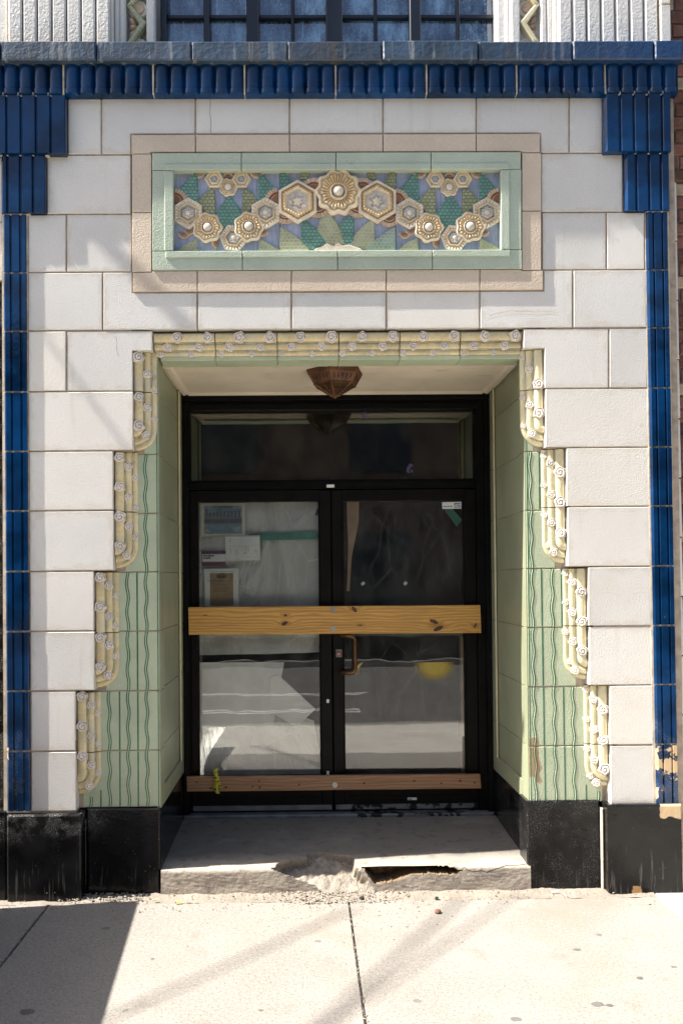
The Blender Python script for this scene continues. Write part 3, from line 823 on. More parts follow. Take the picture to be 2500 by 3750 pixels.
# --- coping and fluted frieze
CY, FRY = -.090, -.055
XCL = -3.2
cop = obj('coping', box(XCL, P(2492, 180, CY).x, CY + .03, .35, pz(214, CY), pz(152, CY)), 'mortar', B)
cj = [-720, -340, 2, 352, 701, 1052, 1400, 1750, 2095, 2394, 2500]
for a, b_ in zip(cj[:-1], cj[1:]):
    o_ = rnd(-2.0, 2.0)
    obj('coping_block', prism(shrink([(P(a, 180, CY).x, pz(220 + o_, CY)), (P(b_, 180, CY).x, pz(220 + o_, CY)), (P(b_, 180, CY).x, pz(147 + o_, CY)), (P(a, 180, CY).x, pz(147 + o_, CY))], .0025), CY + rnd(-.004, .004), .30, .007), 'coping', cop)
fr = obj('frieze', box(XCL, P(2480, 280, FRY).x, FRY + .05, .2, pz(338, FRY), pz(214, FRY)), 'mortar', B)
def flute_tile(x0, x1, n):
    """convex reeds with a curved foot"""
    K = 8
    zt, zm, zb = pz(222, FRY), pz(316, FRY), pz(340, FRY)
    levels = [(zt, 0.0), (zm, 0.0), (zm - .006, -.006), (zb + .004, -.004), (zb, .004)]
    w = (x1 - x0) / n
    V, F = [], []
    cols = []
    for i in range(n):
        for k in range(K + (1 if i == n - 1 else 0)):
            s_ = k / K
            cols.append((x0 + w * (i + s_), math.sqrt(max(0, 1 - (2 * s_ - 1) ** 2))))
    for (z, dy) in levels:
        for x, h in cols:
            V.append((x, FRY + .024 - .024 * h + dy, z))
    for x, h in cols:
        V.append((x, .12, levels[-1][0]))
    nc = len(cols)
    for r_ in range(len(levels)):
        for i in range(nc - 1):
            a = r_ * nc + i
            F.append((a, a + nc, a + nc + 1, a + 1))
    return V, F
fj = [-440, -105, 231, 560, 895, 1229, 1562, 1893, 2218, 2484]
for a, b_ in zip(fj[:-1], fj[1:]):
    obj('frieze_tile', flute_tile(P(a + 2, 280, FRY).x, P(b_ - 2, 280, FRY).x, 6 if b_ < 2400 else 5), 'blue', fr, smooth=math.radians(35))
obj('frieze_tile', box(P(2484, 280, FRY).x - .004, P(2484, 280, FRY).x + .004, FRY + .02, .12, pz(336, FRY), pz(222, FRY), .001), 'blue', fr)

for a in fj[1:-1]:
    x = P(a, 280, FRY).x
    obj('mortar_joint', box(x - .0045, x + .0045, FRY + .012 + rnd(-.004, .004), .10, pz(337, FRY), pz(224, FRY), .001), 'pale_mortar', fr)
for (ua, ub, va, vb, Y) in ((-42, 236, 334, 350, -.040), (0, 180, 550, 566, -.024), (14, 112, 768, 782, -.010), (2216, 2452, 334, 350, -.040), (2290, 2448, 550, 566, -.024), (2366, 2442, 768, 782, -.010)):
    obj('mortar_joint', box(P(ua, va, Y).x, P(ub, va, Y).x, Y, .05, pz(vb, Y), pz(va, Y), .002), 'pale_mortar', B)

# --- blue stepped brackets and side strips: ribs with deep grooves
def reeded(ribs, y0, yb, z0, z1, ch=.005):
    """ribs: list of (x0, x1); face at y0, groove bottom at yb"""
    prof = [(ribs[0][0], yb + .04)]
    for i, (a, b_) in enumerate(ribs):
        c0 = ch * (2.6 if i == 0 else 1.0)
        prof += [(a, yb), (a + .001, y0 + (ch if i else yb - y0 - .002)), (a + c0, y0), (b_ - ch, y0), (b_ - .001, y0 + ch), (b_, yb)]
    prof += [(ribs[-1][1], yb + .04)]
    n = len(prof)
    V = [(x, y, z0) for x, y in prof] + [(x, y, z1) for x, y in prof]
    F = [(i, i + 1, i + 1 + n, i + n) for i in range(n - 1)]
    F.append(tuple(range(n - 1, -1, -1)))
    F.append(tuple(range(n, 2 * n)))
    return V, F
def px_ribs(us, v, Y):
    return [(P(a, v, Y).x, P(b_, v, Y).x) for a, b_ in us]
def bracket(us, v0, v1, Y):
    obj('bracket', reeded(px_ribs(us, (v0 + v1) / 2, Y), Y, Y + .014, pz(v1, Y), pz(v0, Y)), 'blue', B)
bracket([(-42, 22), (26, 75), (80, 130), (134, 184), (188, 240)], 346, 556, -.047)
bracket([(3, 25), (30, 72), (78, 119), (124, 166)], 561, 773, -.028)
bracket([(2213, 2266), (2272, 2317), (2322, 2366), (2372, 2420), (2425, 2456)], 345, 556, -.047)
bracket([(2288, 2326), (2331, 2373), (2378, 2416), (2421, 2450)], 561, 773, -.028)
for side in (0, 1):
    SY = -.013
    xa, xb = (P(11, 1500, SY).x, P(98, 1500, SY).x) if side == 0 else (P(2376, 1500, SY).x, P(2457, 1500, SY).x)
    strip = obj('strip', box(xa - .004, xb + .006, -.0015, .2, pz(2962), pz(770)), 'pale_mortar', B)
    vs_ = [778] + CV[3:]
    for k in range(len(vs_) - 1):
        v0, v1 = vs_[k] + 3.2, vs_[k + 1] - 3.2
        vm = (v0 + v1) / 2
        du = (vm - 780) * (.0070 if side == 0 else .0186)
        us = [(11 + du, 37 + du), (42 + du, 72 + du), (78 + du, 95 + du)] if side == 0 else [(2364 + du, 2388 + du), (2391 + du, 2421 + du), (2424 + du, 2443 + du)]
        obj('strip_tile', reeded(px_ribs(us, vm, SY), SY + rnd(-.001, .001), SY + .0105, pz(v1, SY), pz(v0, SY), .004), 'blue', strip)

# --- black base blocks
def base_block(u0, u1, v0, Y, mt, y1=.2, X=None, b=.008):
    x0, x1 = X or (P(u0, 3100, Y).x, P(u1, 3100, Y).x)
    obj('base_block', prism([(x0, -.02), (x1, -.02), (x1, pz(v0, Y)), (x0, pz(v0, Y))], Y, y1, b), mt, B)
base_block(26, 296, 2974 - 2, -.030, 'black')
base_block(2226, 2497, 2957 + 4, -.030, 'black_chipped')
gapx = P(2205, 3100, .06).x
base_block(320, 586, 2952, .045, 'black')
base_block(1929, 2196, 2942, .045, 'black')
obj('base_block', box(P(296, 3100, -.030).x + .004, P(320, 3100, .045).x - .003, .03, .2, -.02, pz(2985, .06), .003), 'black', B)
obj('base_block', box(P(2196, 3100, .045).x + .003, P(2226, 3100, -.030).x - .003, .028, .2, -.02, pz(2972, .03), .004), 'pale_mortar', B)

# --- ochre trims with roses
D3 = .115
BE = [(.001, .048, .015), (.052, .087, .011), (.090, .117, .009)]       # beads: from, to, relief
def YB(d): return .022 + .040 * d / D3
PROF = [(0.0, YB(0) + .004, 0)]
for bi, (a, b_, h) in enumerate(BE):
    for k in range(8):
        t_ = math.pi * k / 7
        PROF.append((a + (b_ - a) * (1 - math.cos(t_)) / 2, YB((a + b_) / 2) - h * math.sin(t_) + .002, 0 if k else 1))
    if bi < 2:
        g0, g1 = b_, BE[bi + 1][0]
        gm = (g0 + g1) / 2
        PROF += [(gm - .0035, YB(gm) + .004, 1), (gm, YB(gm) - .002, 1), (gm + .0035, YB(gm) + .004, 1)]
PROF.append((.117, GF + .012, 0))
def sweep(stations):
    """stations: functions (d, Y) -> point"""
    V, F, I = [], [], []
    n = len(PROF)
    for st in stations:
        V += [st(d, y) for d, y, m in PROF]
    for i in range(len(stations) - 1):
        for k in range(n - 1):
            F.append((i * n + k, i * n + k + 1, (i + 1) * n + k + 1, (i + 1) * n + k))
            I.append(PROF[k + 1][2])
    return V, F, I
def rose_mesh(R, seed):
    K, J = 22, 9
    rr = random.Random(seed)
    ph, lob = rr.uniform(0, 6.28), 5
    V, F, I = [(0, -R * .45, 0)], [], []
    for j in range(1, J + 1):
        q = j / J
        for k in range(K):
            t_ = 2 * math.pi * k / K
            lo_ = 1 + .10 * math.cos(lob * t_ + ph) * q
            h = .36 * (1 - q * q) ** .6 + .15 * math.sin(2 * math.pi * q * 2.2 + t_) * (.35 + .65 * q) + .05
            if j == J: h = -.15
            V.append((R * q * lo_ * math.cos(t_), -R * max(h, -.15), R * q * lo_ * math.sin(t_)))
    for k in range(K):
        F.append((0, 1 + k, 1 + (k + 1) % K)); I.append(0)
    for j in range(J - 1):
        for k in range(K):
            a = 1 + j * K
            F.append((a + k, a + K + k, a + K + (k + 1) % K, a + (k + 1) % K))
            I.append(1 if math.sin(2 * math.pi * (j + 1.5) / J * 2.2 + 2 * math.pi * (k + .5) / K) < -.45 and j < J - 2 else 0)
    me = bpy.data.meshes.new('rose')
    me.from_pydata(V, [], F)
    me.materials.append(M['rose']); me.materials.append(M['rose_groove'])
    me.polygons.foreach_set('material_index', I)
    me.polygons.foreach_set('use_smooth', [True] * len(F))
    me.set_sharp_from_angle(angle=math.radians(55))
    return me
RM = [[rose_mesh(r_, 11 * i + s_) for s_ in range(3)] for i, r_ in enumerate((.0315, .026, .0195))]
def rose(kind, x, z, parent, tilt=0.0):
    o = bpy.data.objects.new('rose', random.choice(RM[kind]))
    a, b_, h = BE[kind]
    y = YB((a + b_) / 2) - h + .006
    link(o, parent, (x, y, z))
    o.rotation_euler = (rnd(-.1, .1), rnd(-.7, .7), tilt + rnd(-.1, .1))
    s_ = rnd(.92, 1.06)
    o.scale = (s_, s_, s_)
def side_trim(xe, side, v_top, v_mid, v_bot, roses):
    zt, zb = pz(v_top, .04), pz(v_bot, .04)
    zc = zb + .117
    zm = pz(v_mid, .04) if v_mid else None
    def straight(z): return lambda d, y: (xe + side * d, y, z)
    def arc(f): return lambda d, y: (xe + side * d * math.cos(f), y, zc - d * math.sin(f))
    parts = []
    g = .0025
    if zm:
        parts.append([straight(zt), straight(zm + g)])
        parts.append([straight(zm - g), straight(zc)] + [arc(math.pi / 2 * k / 8) for k in range(1, 9)])
    else:
        parts.append([straight(zt), straight(zc)] + [arc(math.pi / 2 * k / 8) for k in range(1, 9)])
    tl = []
    for st in parts:
        V, F, I = sweep(st)
        if side < 0: F = [tuple(reversed(f)) for f in F]
        tl.append(obj('trim_tile', (V, F), ['trim' if side > 0 else 'trim_cream_lit', 'groove'], B, smooth=math.radians(50), idx=I))
    for kind, vs2 in roses.items():
        a, b_, h = BE[kind]
        for v in vs2:
            d = (a + b_) / 2 + (.002 if kind == 0 else 0)
            x = xe + side * d
            u_ = 1116 + x * 686
            z = P(u_, v, YB(d) - h).z
            if z < zc - .01:
                x = xe + side * d * .86
            par = tl[0] if (not zm or z > zm) else tl[-1]
            rose(kind, x, z, par, side * .25)
z1 = lambda L: [700 + y / 2.24 for y in L]
z3 = lambda L: [1600 + y / 2.24 for y in L]
z5 = lambda L: [2500 + y / 1.96 for y in L]
z6 = lambda L: [2500 + y / 2.09 for y in L]
xl = [P(u, v).x - .002 for u, v in ((489, 1450), (419, 1860), (348, 2300), (281, 2740))]
xr = [P(u, v).x + .002 for u, v in ((1992, 1450), (2072, 1860), (2151, 2300), (2230, 2740))]
side_trim(xl[0], 1, 1288, 1433, 1644, {0: z1([1360, 1690, 1925]), 1: z1([1500, 1775, 2005]), 2: z1([1630, 1870])})
side_trim(xl[1], 1, 1652, 1869, 2074, {0: z3([170, 410, 655, 895]), 1: z3([240, 495, 735, 970]), 2: z3([335, 580, 820])})
side_trim(xl[2], 1, 2090, 2309, 2510, {0: z3([1155, 1395, 1645, 1885]), 1: z3([1220, 1470, 1710, 1955]), 2: z3([1305, 1550, 1795])})
side_trim(xl[3], 1, 2527, 2745, 2900, {0: z5([100, 315, 530]), 1: z5([165, 380, 595, 745]), 2: z5([225, 440, 650])})
side_trim(xr[0], -1, 1288, 1433, 1640, {0: z1([1580, 1820]), 1: z1([1455, 1750, 1985]), 2: z1([1365, 1695, 1925])})
side_trim(xr[1], -1, 1652, 1864, 2070, {0: z3([290, 535, 785]), 1: z3([215, 470, 705, 945]), 2: z3([155, 395, 640, 885])})
side_trim(xr[2], -1, 2090, 2300, 2498, {0: z3([1270, 1515, 1755]), 1: z3([1190, 1440, 1680, 1915]), 2: z3([1120, 1360, 1600, 1840])})
side_trim(xr[3], -1, 2520, 2735, 2892, {0: z6([205, 440, 665]), 1: z6([130, 360, 590, 770]), 2: z6([55, 280, 510, 715])})
# lintel
ztl = pz(1216, .02)
lj = [563, 788, 1015, 1240, 1463, 1684, 1908]
ltiles = []
for a, b_ in zip(lj[:-1], lj[1:]):
    xa, xb = P(a + 2, 1250, .03).x, P(b_ - 2, 1250, .03).x
    st = [(lambda X: (lambda d, y: (X, y, ztl - d)))(xa + (xb - xa) * k / 4) for k in range(5)]
    V, F, I = sweep(st)
    n0 = len(V)
    ltiles.append(obj('trim_tile', (V, F), ['trim', 'groove'], B, smooth=math.radians(50), idx=I))
LROSE = {0: ([649, 761, 877, 989, 1100, 1214, 1327, 1439, 1551, 1663, 1777, 1887], 1234), 1: ([616, 730, 841, 955, 1067, 1178, 1290, 1402, 1514, 1626, 1735, 1847], 1266),
         2: ([589, 698, 811, 922, 1033, 1143, 1254, 1365, 1477, 1587, 1698, 1807], 1291)}
for kind, (us, v) in LROSE.items():
    a, b_, h = BE[kind]
    for u in us:
        d = (a + b_) / 2
        k = max(0, min(5, int((u - 563) / 224)))
        rose(kind, P(u, v, YB(d) - h).x, ztl - d, ltiles[k])
# green flat member under the lintel beads, and the mortar between the lintel tiles
zs = ztl - .117
ZS = pz(1321, GF + .02)                           # soffit
for a, b_ in zip(lj[:-1], lj[1:]):
    ua, ub = max(a, 588), min(b_, 1905)
    obj('lintel_block', box(P(ua + 1, 1300, GF).x, P(ub - 1, 1300, GF).x, GF, .20, ZS, zs - .001, .002), 'facing', B)
obj('lintel_bed', box(P(560, 1250, .05).x, P(1912, 1250, .05).x, .058, .3, zs + .004, ztl + .012), 'mortar', B)

# --- green facing with engraved lines, one tile per course
RV = [1288, 1440, 1658, 1874, 2088, 2304, 2522, 2740, 2947]      # facing courses (slightly off the white courses)
cornerL, cornerR = P(586, 2200, GF).x, P(1926, 2200, GF).x
FBD = [obj('jamb_facing', box(P(250, 2500, GF).x, cornerL - .002, GF + .006, .13, pz(2947, GF), pz(1290, GF)), 'mortar', B),
       obj('jamb_facing', box(cornerR + .002, P(2240, 2500, GF).x, GF + .006, .13, pz(2947, GF), pz(1290, GF)), 'mortar', B)]
edgeL = {0: 489, 1: 489, 2: 419, 3: 419, 4: 348, 5: 348, 6: 281, 7: 281}
edgeR = {0: 1992, 1: 1992, 2: 2072, 3: 2072, 4: 2151, 5: 2151, 6: 2230, 7: 2230}
def ridge(pts, w, h, y):
    V, F = [], []
    for i, p in enumerate(pts):
        a, b = Vector(pts[max(i - 1, 0)]), Vector(pts[min(i + 1, len(pts) - 1)])
        d = (b - a).normalized()
        n = Vector((-d.y, d.x)) * w / 2
        V += [(p[0] + n.x, y + .0008, p[1] + n.y), (p[0] + n.x * .5, y - h, p[1] + n.y * .5), (p[0] - n.x * .5, y - h, p[1] - n.y * .5), (p[0] - n.x, y + .0008, p[1] - n.y)]
    for i in range(len(pts) - 1):
        for k in range(3):
            F.append((4 * i + k, 4 * i + k + 1, 4 * i + k + 5, 4 * i + k + 4))
    return V, F
def wavy(x, za, zb, y):
    n = 26
    for off in (-.0050, .0050):
        pts = [(x + off + .0048 * math.sin((za + (zb - za) * k / n) * 2 * math.pi / .155), za + (zb - za) * k / n) for k in range(n + 1)]
        yield ribbon(pts, .0066, y)
for k in range(8):
    za, zb = pz(RV[k + 1] - 2, GF), pz(RV[k] + 2, GF)
    v = (RV[k] + RV[k + 1]) / 2
    dv = (v - 2500)
    for side in (0, 1):
        fb = FBD[side]
        if side == 0:
            x0, x1 = P(edgeL[k], v).x + .045, cornerL - .0045
            if k == 7: x0 = P(281, v).x + .018
        else:
            x0, x1 = cornerR + .0045, P(edgeR[k], v).x - .045
            if k == 7: x1 = P(2230, v).x - .018
        jj = rnd(-.001, .001)
        tl = obj('facing_tile', prism([(x0, za), (x1, za), (x1, zb), (x0, zb)], GF + jj, .12, .0035), 'facing', fb)
        yl = GF + jj - .0006
        us = [538, 470, 400, 330] if side == 0 else [1953, 2026, 2095, 2180]
        lim = (P(edgeL[k], v).x + .117 * (1.0 if k != 7 else .15)) if side == 0 else (P(edgeR[k], v).x - .117 * (1.0 if k != 7 else .15))
        gl, hl = [], []
        for u in us:
            x = P(u + (dv * .0065 if side == 0 else dv * .0186), v, GF).x
            if (side == 0 and x > lim + .008) or (side == 1 and x < lim - .008):
                zt_ = zb - .001
                if k == 7 and ((side == 0 and u < 390) or (side == 1 and u > 2110)): zt_ = za + .055
                for r_ in wavy(x, za + .001, zt_, yl): gl.append(r_)
                hl.append(ridge([(x + .0048 * math.sin((za + (zt_ - za) * k_ / 26) * 2 * math.pi / .155), za + (zt_ - za) * k_ / 26) for k_ in range(27)], .0062, .0018, yl))
        us = [505, 438, 368] if side == 0 else [1988, 2061, 2138]
        for u in us:
            x = P(u + (dv * .0065 if side == 0 else dv * .0186), v, GF).x
            if (side == 0 and x > lim + .004) or (side == 1 and x < lim - .004):
                zt_ = zb - .001
                if k == 7 and ((side == 0 and u < 390) or (side == 1 and u > 2110)): zt_ = za + .09
                gl.append(ribbon([(x, za + .001), (x, zt_)], .008, yl))
        xe = cornerL - .012 if side == 0 else cornerR + .012
        gl.append(ribbon([(xe, za + .001), (xe, zb - .001)], .005, yl))
        obj('engraved_line', join(*gl), 'dark_green', fb)
        if hl: obj('wavy_rib', join(*hl), 'facing', fb, smooth=True)

# --- reveals: per course a front margin, a sunk panel and a back margin
for side in (0, 1):
    sg = 1 if side == 0 else -1                   # direction into the opening
    xw = cornerL if side == 0 else cornerR
    bed = obj('reveal', box(min(xw - sg * .03, xw - sg * .016), max(xw - sg * .03, xw - sg * .016), .08, YD + .02, pz(2947, .5) - .0, ZS + .02), 'mortar', B)
    zs_ = [pz(2952, GF)] + [pz(v, GF) for v in (2740, 2522, 2304, 2088, 1874, 1658, 1440)] + [ZS + .01]
    zpan = pz(2862, GF + .14)
    for k in range(8):
        a, b_ = zs_[k] + .0025, zs_[k + 1] - .0025
        def rv(y0, y1, dx, mt='reveal', a=a, b_=b_, nm='reveal_tile'):
            x0, x1 = xw + sg * dx, xw - sg * .02
            obj(nm, box(min(x0, x1), max(x0, x1), y0, y1, a, b_, 0), mt, bed)
        rv(GF + .0012, GF + .125, 0.0)
        rv(.80, YD, 0.0)
        if k == 0:
            rv(GF + .128, .797, 0.0, b_=zpan)
            rv(GF + .128, .797, -.011, a=zpan + .003)
        else:
            rv(GF + .128, .797, -.011)
    # moulding bead down the back edge of the panel
    obj('panel_bead', tube([(xw + sg * .001, .785, zpan), (xw + sg * .001, .785, ZS)], .006, 6), 'trim_cream_lit', bed)
    # black base return
    zb0 = pz(2952, GF)
    obj('base_return', box(min(xw, xw - sg * .06), max(xw, xw - sg * .06), .053, .42, -.02, zb0 - .004, 0), 'black', B)
    obj('base_return', box(min(xw - sg * .001, xw - sg * .06), max(xw - sg * .001, xw - sg * .06), .424, YD + .05, -.02, zb0 - .004, 0), 'black', B)

# --- soffit
sof = obj('soffit', box(cornerL - .03, cornerR + .03, .202, YD + .1, ZS + .012, ZS + .05), 'plaster', B)
mw = .05
for (q) in ([(cornerL, .21), (cornerL + mw, .21), (cornerL + mw, YD - mw), (cornerL, YD)], [(cornerR, .21), (cornerR, YD), (cornerR - mw, YD - mw), (cornerR - mw, .21)], [(cornerL, YD), (cornerL + mw, YD - mw), (cornerR - mw, YD - mw), (cornerR, YD)]):
    p = ccw(q)
    ins = inset(p, .012)
    n = 4
    V = [(x, y, ZS + .012) for x, y in p] + [(x, y, ZS - .004) for x, y in ins]
    F = [(0, 1, 5, 4), (1, 2, 6, 5), (2, 3, 7, 6), (3, 0, 4, 7), (7, 6, 5, 4)]
    obj('soffit_moulding', (V, [tuple(reversed(f)) for f in F]), 'plaster', sof)

# --- concrete step, broken in the middle, hollow under its right half
xs0, xs1 = cornerL - .0, cornerR + .0
zfr, zbk = .131, .168
hole = [P(1200 + x / 1.96, 2750 + y / 1.96, .038) for x, y in ((215, 800), (330, 818), (560, 818), (840, 833), (965, 857), (930, 880), (880, 888), (740, 882), (600, 890), (450, 938), (345, 958), (265, 860))]
hole = [(p.x, p.z) for p in hole]
def inside(x, z, poly):
    c = False
    for i in range(len(poly)):
        (xa, za), (xb, zb) = poly[i - 1], poly[i]
        if (za > z) != (zb > z) and x < (xb - xa) * (z - za) / (zb - za) + xa:
            c = not c
    return c
def sst(a, b, x):
    t = max(0., min(1., (x - a) / (b - a)))
    return t * t * (3 - 2 * t)
path = []                                          # (Y, Z) from the back to the foot of the riser
for k in range(14): path.append((YD + .06 - (YD + .06 - .36) * k / 13, None, 't'))
for k in range(1, 34): path.append((.36 - (.36 - .056) * k / 33, None, 't'))
for k in range(1, 5):
    a = math.pi / 2 * k / 4
    path.append((.056 - .018 * math.sin(a), zfr - .018 + .018 * math.cos(a), 'f'))
for k in range(1, 30): path.append((.038, (zfr - .018) * (1 - k / 29) - .01 * k / 29, 'f'))
NXS = 420
V, F, I = [], [], []
xA0, xB0 = P(1000, 3170, .06).x, P(1300, 3145, .06).x
for i in range(NXS + 1):
    x = xs0 + (xs1 - xs0) * i / NXS
    for j, (y, z, kd) in enumerate(path):
        if z is None:
            z = zfr + (zbk - zfr) * (y - .056) / (YD - .056) + .003 * mnoise.noise((x * 5, y * 5, 0))
        s = j / (len(path) - 1)
        lft = xA0 + .33 * max(0, (zfr - z) / zfr) + .025 * mnoise.noise((z * 60, 3, 1)) + .012 * mnoise.noise((x * 60, z * 80, 5))
        rgt = xB0 + .11 * max(0, (zfr - z) / zfr) + .012 * mnoise.noise((z * 70, 8, y * 9))
        if kd == 't':
            back = .25 + .03 * mnoise.noise((x * 7, 4, 4)) - .9 * (x - .02) ** 2 * (3 if x < .02 else 1.0) - (0.05 if x < .0 else 0)
            lft = xA0 + .02 + .6 * max(0, y - .1) + .02 * mnoise.noise((y * 30, 1, 2))
            m = sst(lft - .012, lft + .02, x) * (1 - sst(rgt - .008, rgt + .004, x)) * (1 - sst(back - .02, back + .005, y))
        else:
            m = sst(lft - .01, lft + .015, x) * (1 - sst(rgt - .008, rgt + .004, x))
        if m > 0:
            ey = y
            # target: a rubble slope from the break down to the sidewalk
            jt = (j - 20) / (len(path) - 1 - 20)
            jt = max(0., min(1., jt))
            ty = .30 - .335 * jt
            tz = .118 * (1 - jt) ** 1.15 - .012 * jt
            nn = .016 * mnoise.noise((x * 18, ty * 22, 7)) + .026 * (.42 - mnoise.voronoi(Vector((x * 26, ty * 30, 2)))[0][0]) + .010 * (.4 - mnoise.voronoi(Vector((x * 70, ty * 70, 5)))[0][0])
            tz += nn * (1 - .75 * jt)
            if y > .30: ty, tz = y, z
            y, z = y + (ty - y) * m, z + (tz - z) * m
        r_ = m > .5
        hol = False
        if kd == 'f' and m < .3 and inside(x + .012 * mnoise.noise((x * 40, z * 40, 0)), z + .006 * mnoise.noise((x * 45, z * 45, 9)) + .003 * mnoise.noise((x * 140, z * 140, 3)), hole):
            y += .13 + .02 * mnoise.noise((x * 40, z * 40, 6))
            hol = True
        elif kd == 'f' and m < .3:
            y += .003 * mnoise.noise((x * 6, z * 14, 1)) + .0012 * mnoise.noise((x * 30, z * 90, 1))
        V.append((x, y, z))
        I.append(2 if hol else (1 if r_ else 0))
n = len(path)
FI = []
for i in range(NXS):
    for j in range(n - 1):
        a = i * n + j
        F.append((a, a + 1, a + n + 1, a + n))
        FI.append(max(I[a], I[a + 1], I[a + n], I[a + n + 1]) if 2 in (I[a], I[a + 1], I[a + n], I[a + n + 1]) else I[a])
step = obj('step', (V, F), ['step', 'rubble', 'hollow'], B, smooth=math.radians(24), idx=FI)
def px_line(pts, w, Y, ox, oy, sc):
    return ribbon([(P(ox + x / sc, oy + y / sc, Y).x, P(ox + x / sc, oy + y / sc, Y).z) for x, y in pts], w, Y)
obj('crack', px_line([(960, 850), (980, 835), (1000, 855), (1050, 868), (1100, 860), (1140, 872), (1200, 850), (1280, 822), (1360, 820), (1425, 812)], .0035, .0335, 1200, 2750, 1.96), 'crack', step)

# --- door frame, transom and two doors
fx0, fx1 = cornerL + .0, cornerR - .0
zth = .172
DP = lambda u, v, Y=YD: P(u, v, Y)
ztop = ZS + .006
zl = lambda v: pz(v, YD)
xu = lambda u, v=2300: P(u, v, YD).x
frame = obj('door_frame', join(box(fx0, xu(697), YD, YD + .11, zth, ztop), box(xu(1748), fx1, YD, YD + .11, zth, ztop), box(xu(697), xu(1748), YD, YD + .11, zl(1500), ztop),
                               box(xu(697), xu(1748), YD + .002, YD + .11, zl(1790), zl(1756)),
                               box(fx0, fx1, YD - .03, YD - .001, zl(1468), ztop - .002, .004), box(fx0, fx0 + .035, YD - .03, YD - .001, zth, zl(1472), .004), box(fx1 - .035, fx1, YD - .03, YD - .001, zth, zl(1472), .004),
                               box(xu(690), xu(1755), YD - .014, YD - .001, zl(1500), zl(1478), .003), box(xu(683), xu(1744), YD - .012, YD + .001, zl(1783), zl(1764), .003)), 'frame', B)
obj('transom_pane', box(xu(699), xu(1746), YD + .05, YD + .058, zl(1752), zl(1503)), 'transom_glass', frame)
obj('threshold', box(fx0, fx1, YD - .06, YD + .1, zth - .02, zth + .012, .006), 'kick', frame)
obj('maker_plate', box(xu(1200), xu(1228), YD - .016, YD - .0125, zl(1786), zl(1775), .001), 'paper', frame)
def door(u0, u1, g0, g1, hinge):
    x0, x1 = xu(u0), xu(u1)
    a, b_ = xu(g0), xu(g1)
    zb_, zt_ = zth + .02, zl(1793)
    gz0, gz1 = zl(2842), zl(1834)
    d = obj('door', join(box(x0, a, YD + .018, YD + .07, zb_, zt_, .004), box(b_, x1, YD + .018, YD + .07, zb_, zt_, .004), box(a, b_, YD + .018, YD + .07, gz1, zt_, 0), box(a, b_, YD + .018, YD + .07, zb_, gz0, 0),
                         box(a, a + .008, YD + .03, YD + .06, gz0, gz1), box(b_ - .008, b_, YD + .03, YD + .06, gz0, gz1), box(a, b_, YD + .012, YD + .018, zl(2930), zl(2916), .002)), 'frame_plain', B)
    obj('pane', box(a, b_, YD + .042, YD + .050, gz0, gz1), 'glass', d)
    obj('kick_strip', box(x0 + .01, x1 - .01, YD + .004, YD + .017, zl(2966), zl(2948), .002), 'kick', d)
    return d
dL = door(697, 1215, 722, 1173, 'l')
dR = door(1218, 1748, 1257, 1705, 'r')
# pull handle, lock, maker's label on the right door
hx0, hx1 = xu(1250), xu(1297)
hz0, hz1 = zl(2462), zl(2328)
hy = YD - .055
pts = [(hx0 - .004, YD + .018, hz1), (hx0 - .002, hy + .015, hz1)]
for k in range(6):
    a = math.pi / 2 * k / 5
    pts.append((hx1 - .03 + .03 * math.sin(a), hy, hz1 - .03 + .03 * math.cos(a)))
for k in range(6):
    a = math.pi / 2 * k / 5
    pts.append((hx1 - .03 + .03 * math.cos(a), hy, hz0 + .03 - .03 * math.sin(a)))
pts += [(hx0 - .002, hy + .015, hz0), (hx0 - .004, YD + .018, hz0)]
obj('handle', tube(pts, .0125, 10), 'bronze', dR, smooth=True)
lx, lz = xu(1240), zl(2393)
obj('lock_plate', box(lx - .02, lx + .02, YD + .010, YD + .0178, lz - .026, lz + .026, .003), 'kick', dR)
obj('lock_cylinder', join(tube([(lx, YD + .0175, lz), (lx, YD + .002, lz)], .0155, 14)), 'red', dR)
obj('keyhole', join(disc(lx, lz - .004, .006, .008, YD + .0012)), 'metal', dR)
obj('maker_label', join(box(xu(1486), xu(1519), YD + .009, YD + .0115, zl(2934), zl(2925))), 'paper', dR)
V_, F_ = text_mesh('CKC', .012, xu(1487.5), zl(2932.8), YD + .0083, .0006)
obj('label_lettering', (V_, F_), 'ink', dR)

# --- room behind the doors
obj('interior', (lambda vf: (vf[0], [tuple(reversed(f)) for i, f in enumerate(vf[1]) if i != 2]))(box(fx0 - 1.2, fx1 + 1.2, YD + .115, 4.2, .1, 3.4)), 'interior', B)

# --- upper storey: window between fluted pilasters
UY = .03
WY = .24
zw = pz(140)                                       # hidden by the coping
up = obj('upper_wall', join(box(XL - .2, P(372, 50, UY).x, UY + .10, .6, zw - .3, ZT), box(P(1840, 50, UY).x, XR - .01, UY + .10, .6, zw - .3, ZT), box(P(372, 50, UY).x, P(1840, 50, UY).x, WY + .12, .7, zw - .3, ZT),
                                  box(XL - .2, XR - .02, .16, .7, zw - .5, zw - .28)), 'white_upper', B)
def rib(u0, u1, v=70, Y=UY):
    x0, x1 = P(u0, v, Y).x, P(u1, v, Y).x
    obj('rib', prism([(x0, zw - .25), (x1, zw - .25), (x1, ZT), (x0, ZT)], Y, UY + .11, .008), 'white_upper', up)
for k in range(7):
    rib(29 + k * 53.6 + 2, 29 + (k + 1) * 53.6 - 3)
    rib(2043 + k * 52.4 + 2, 2043 + (k + 1) * 52.4 - 3)
rib(-60, 25, Y=UY + .05); rib(2412, 2450, Y=UY + .05)
rib(403, 415, Y=UY + .03); rib(2024, 2040, Y=UY + .03)
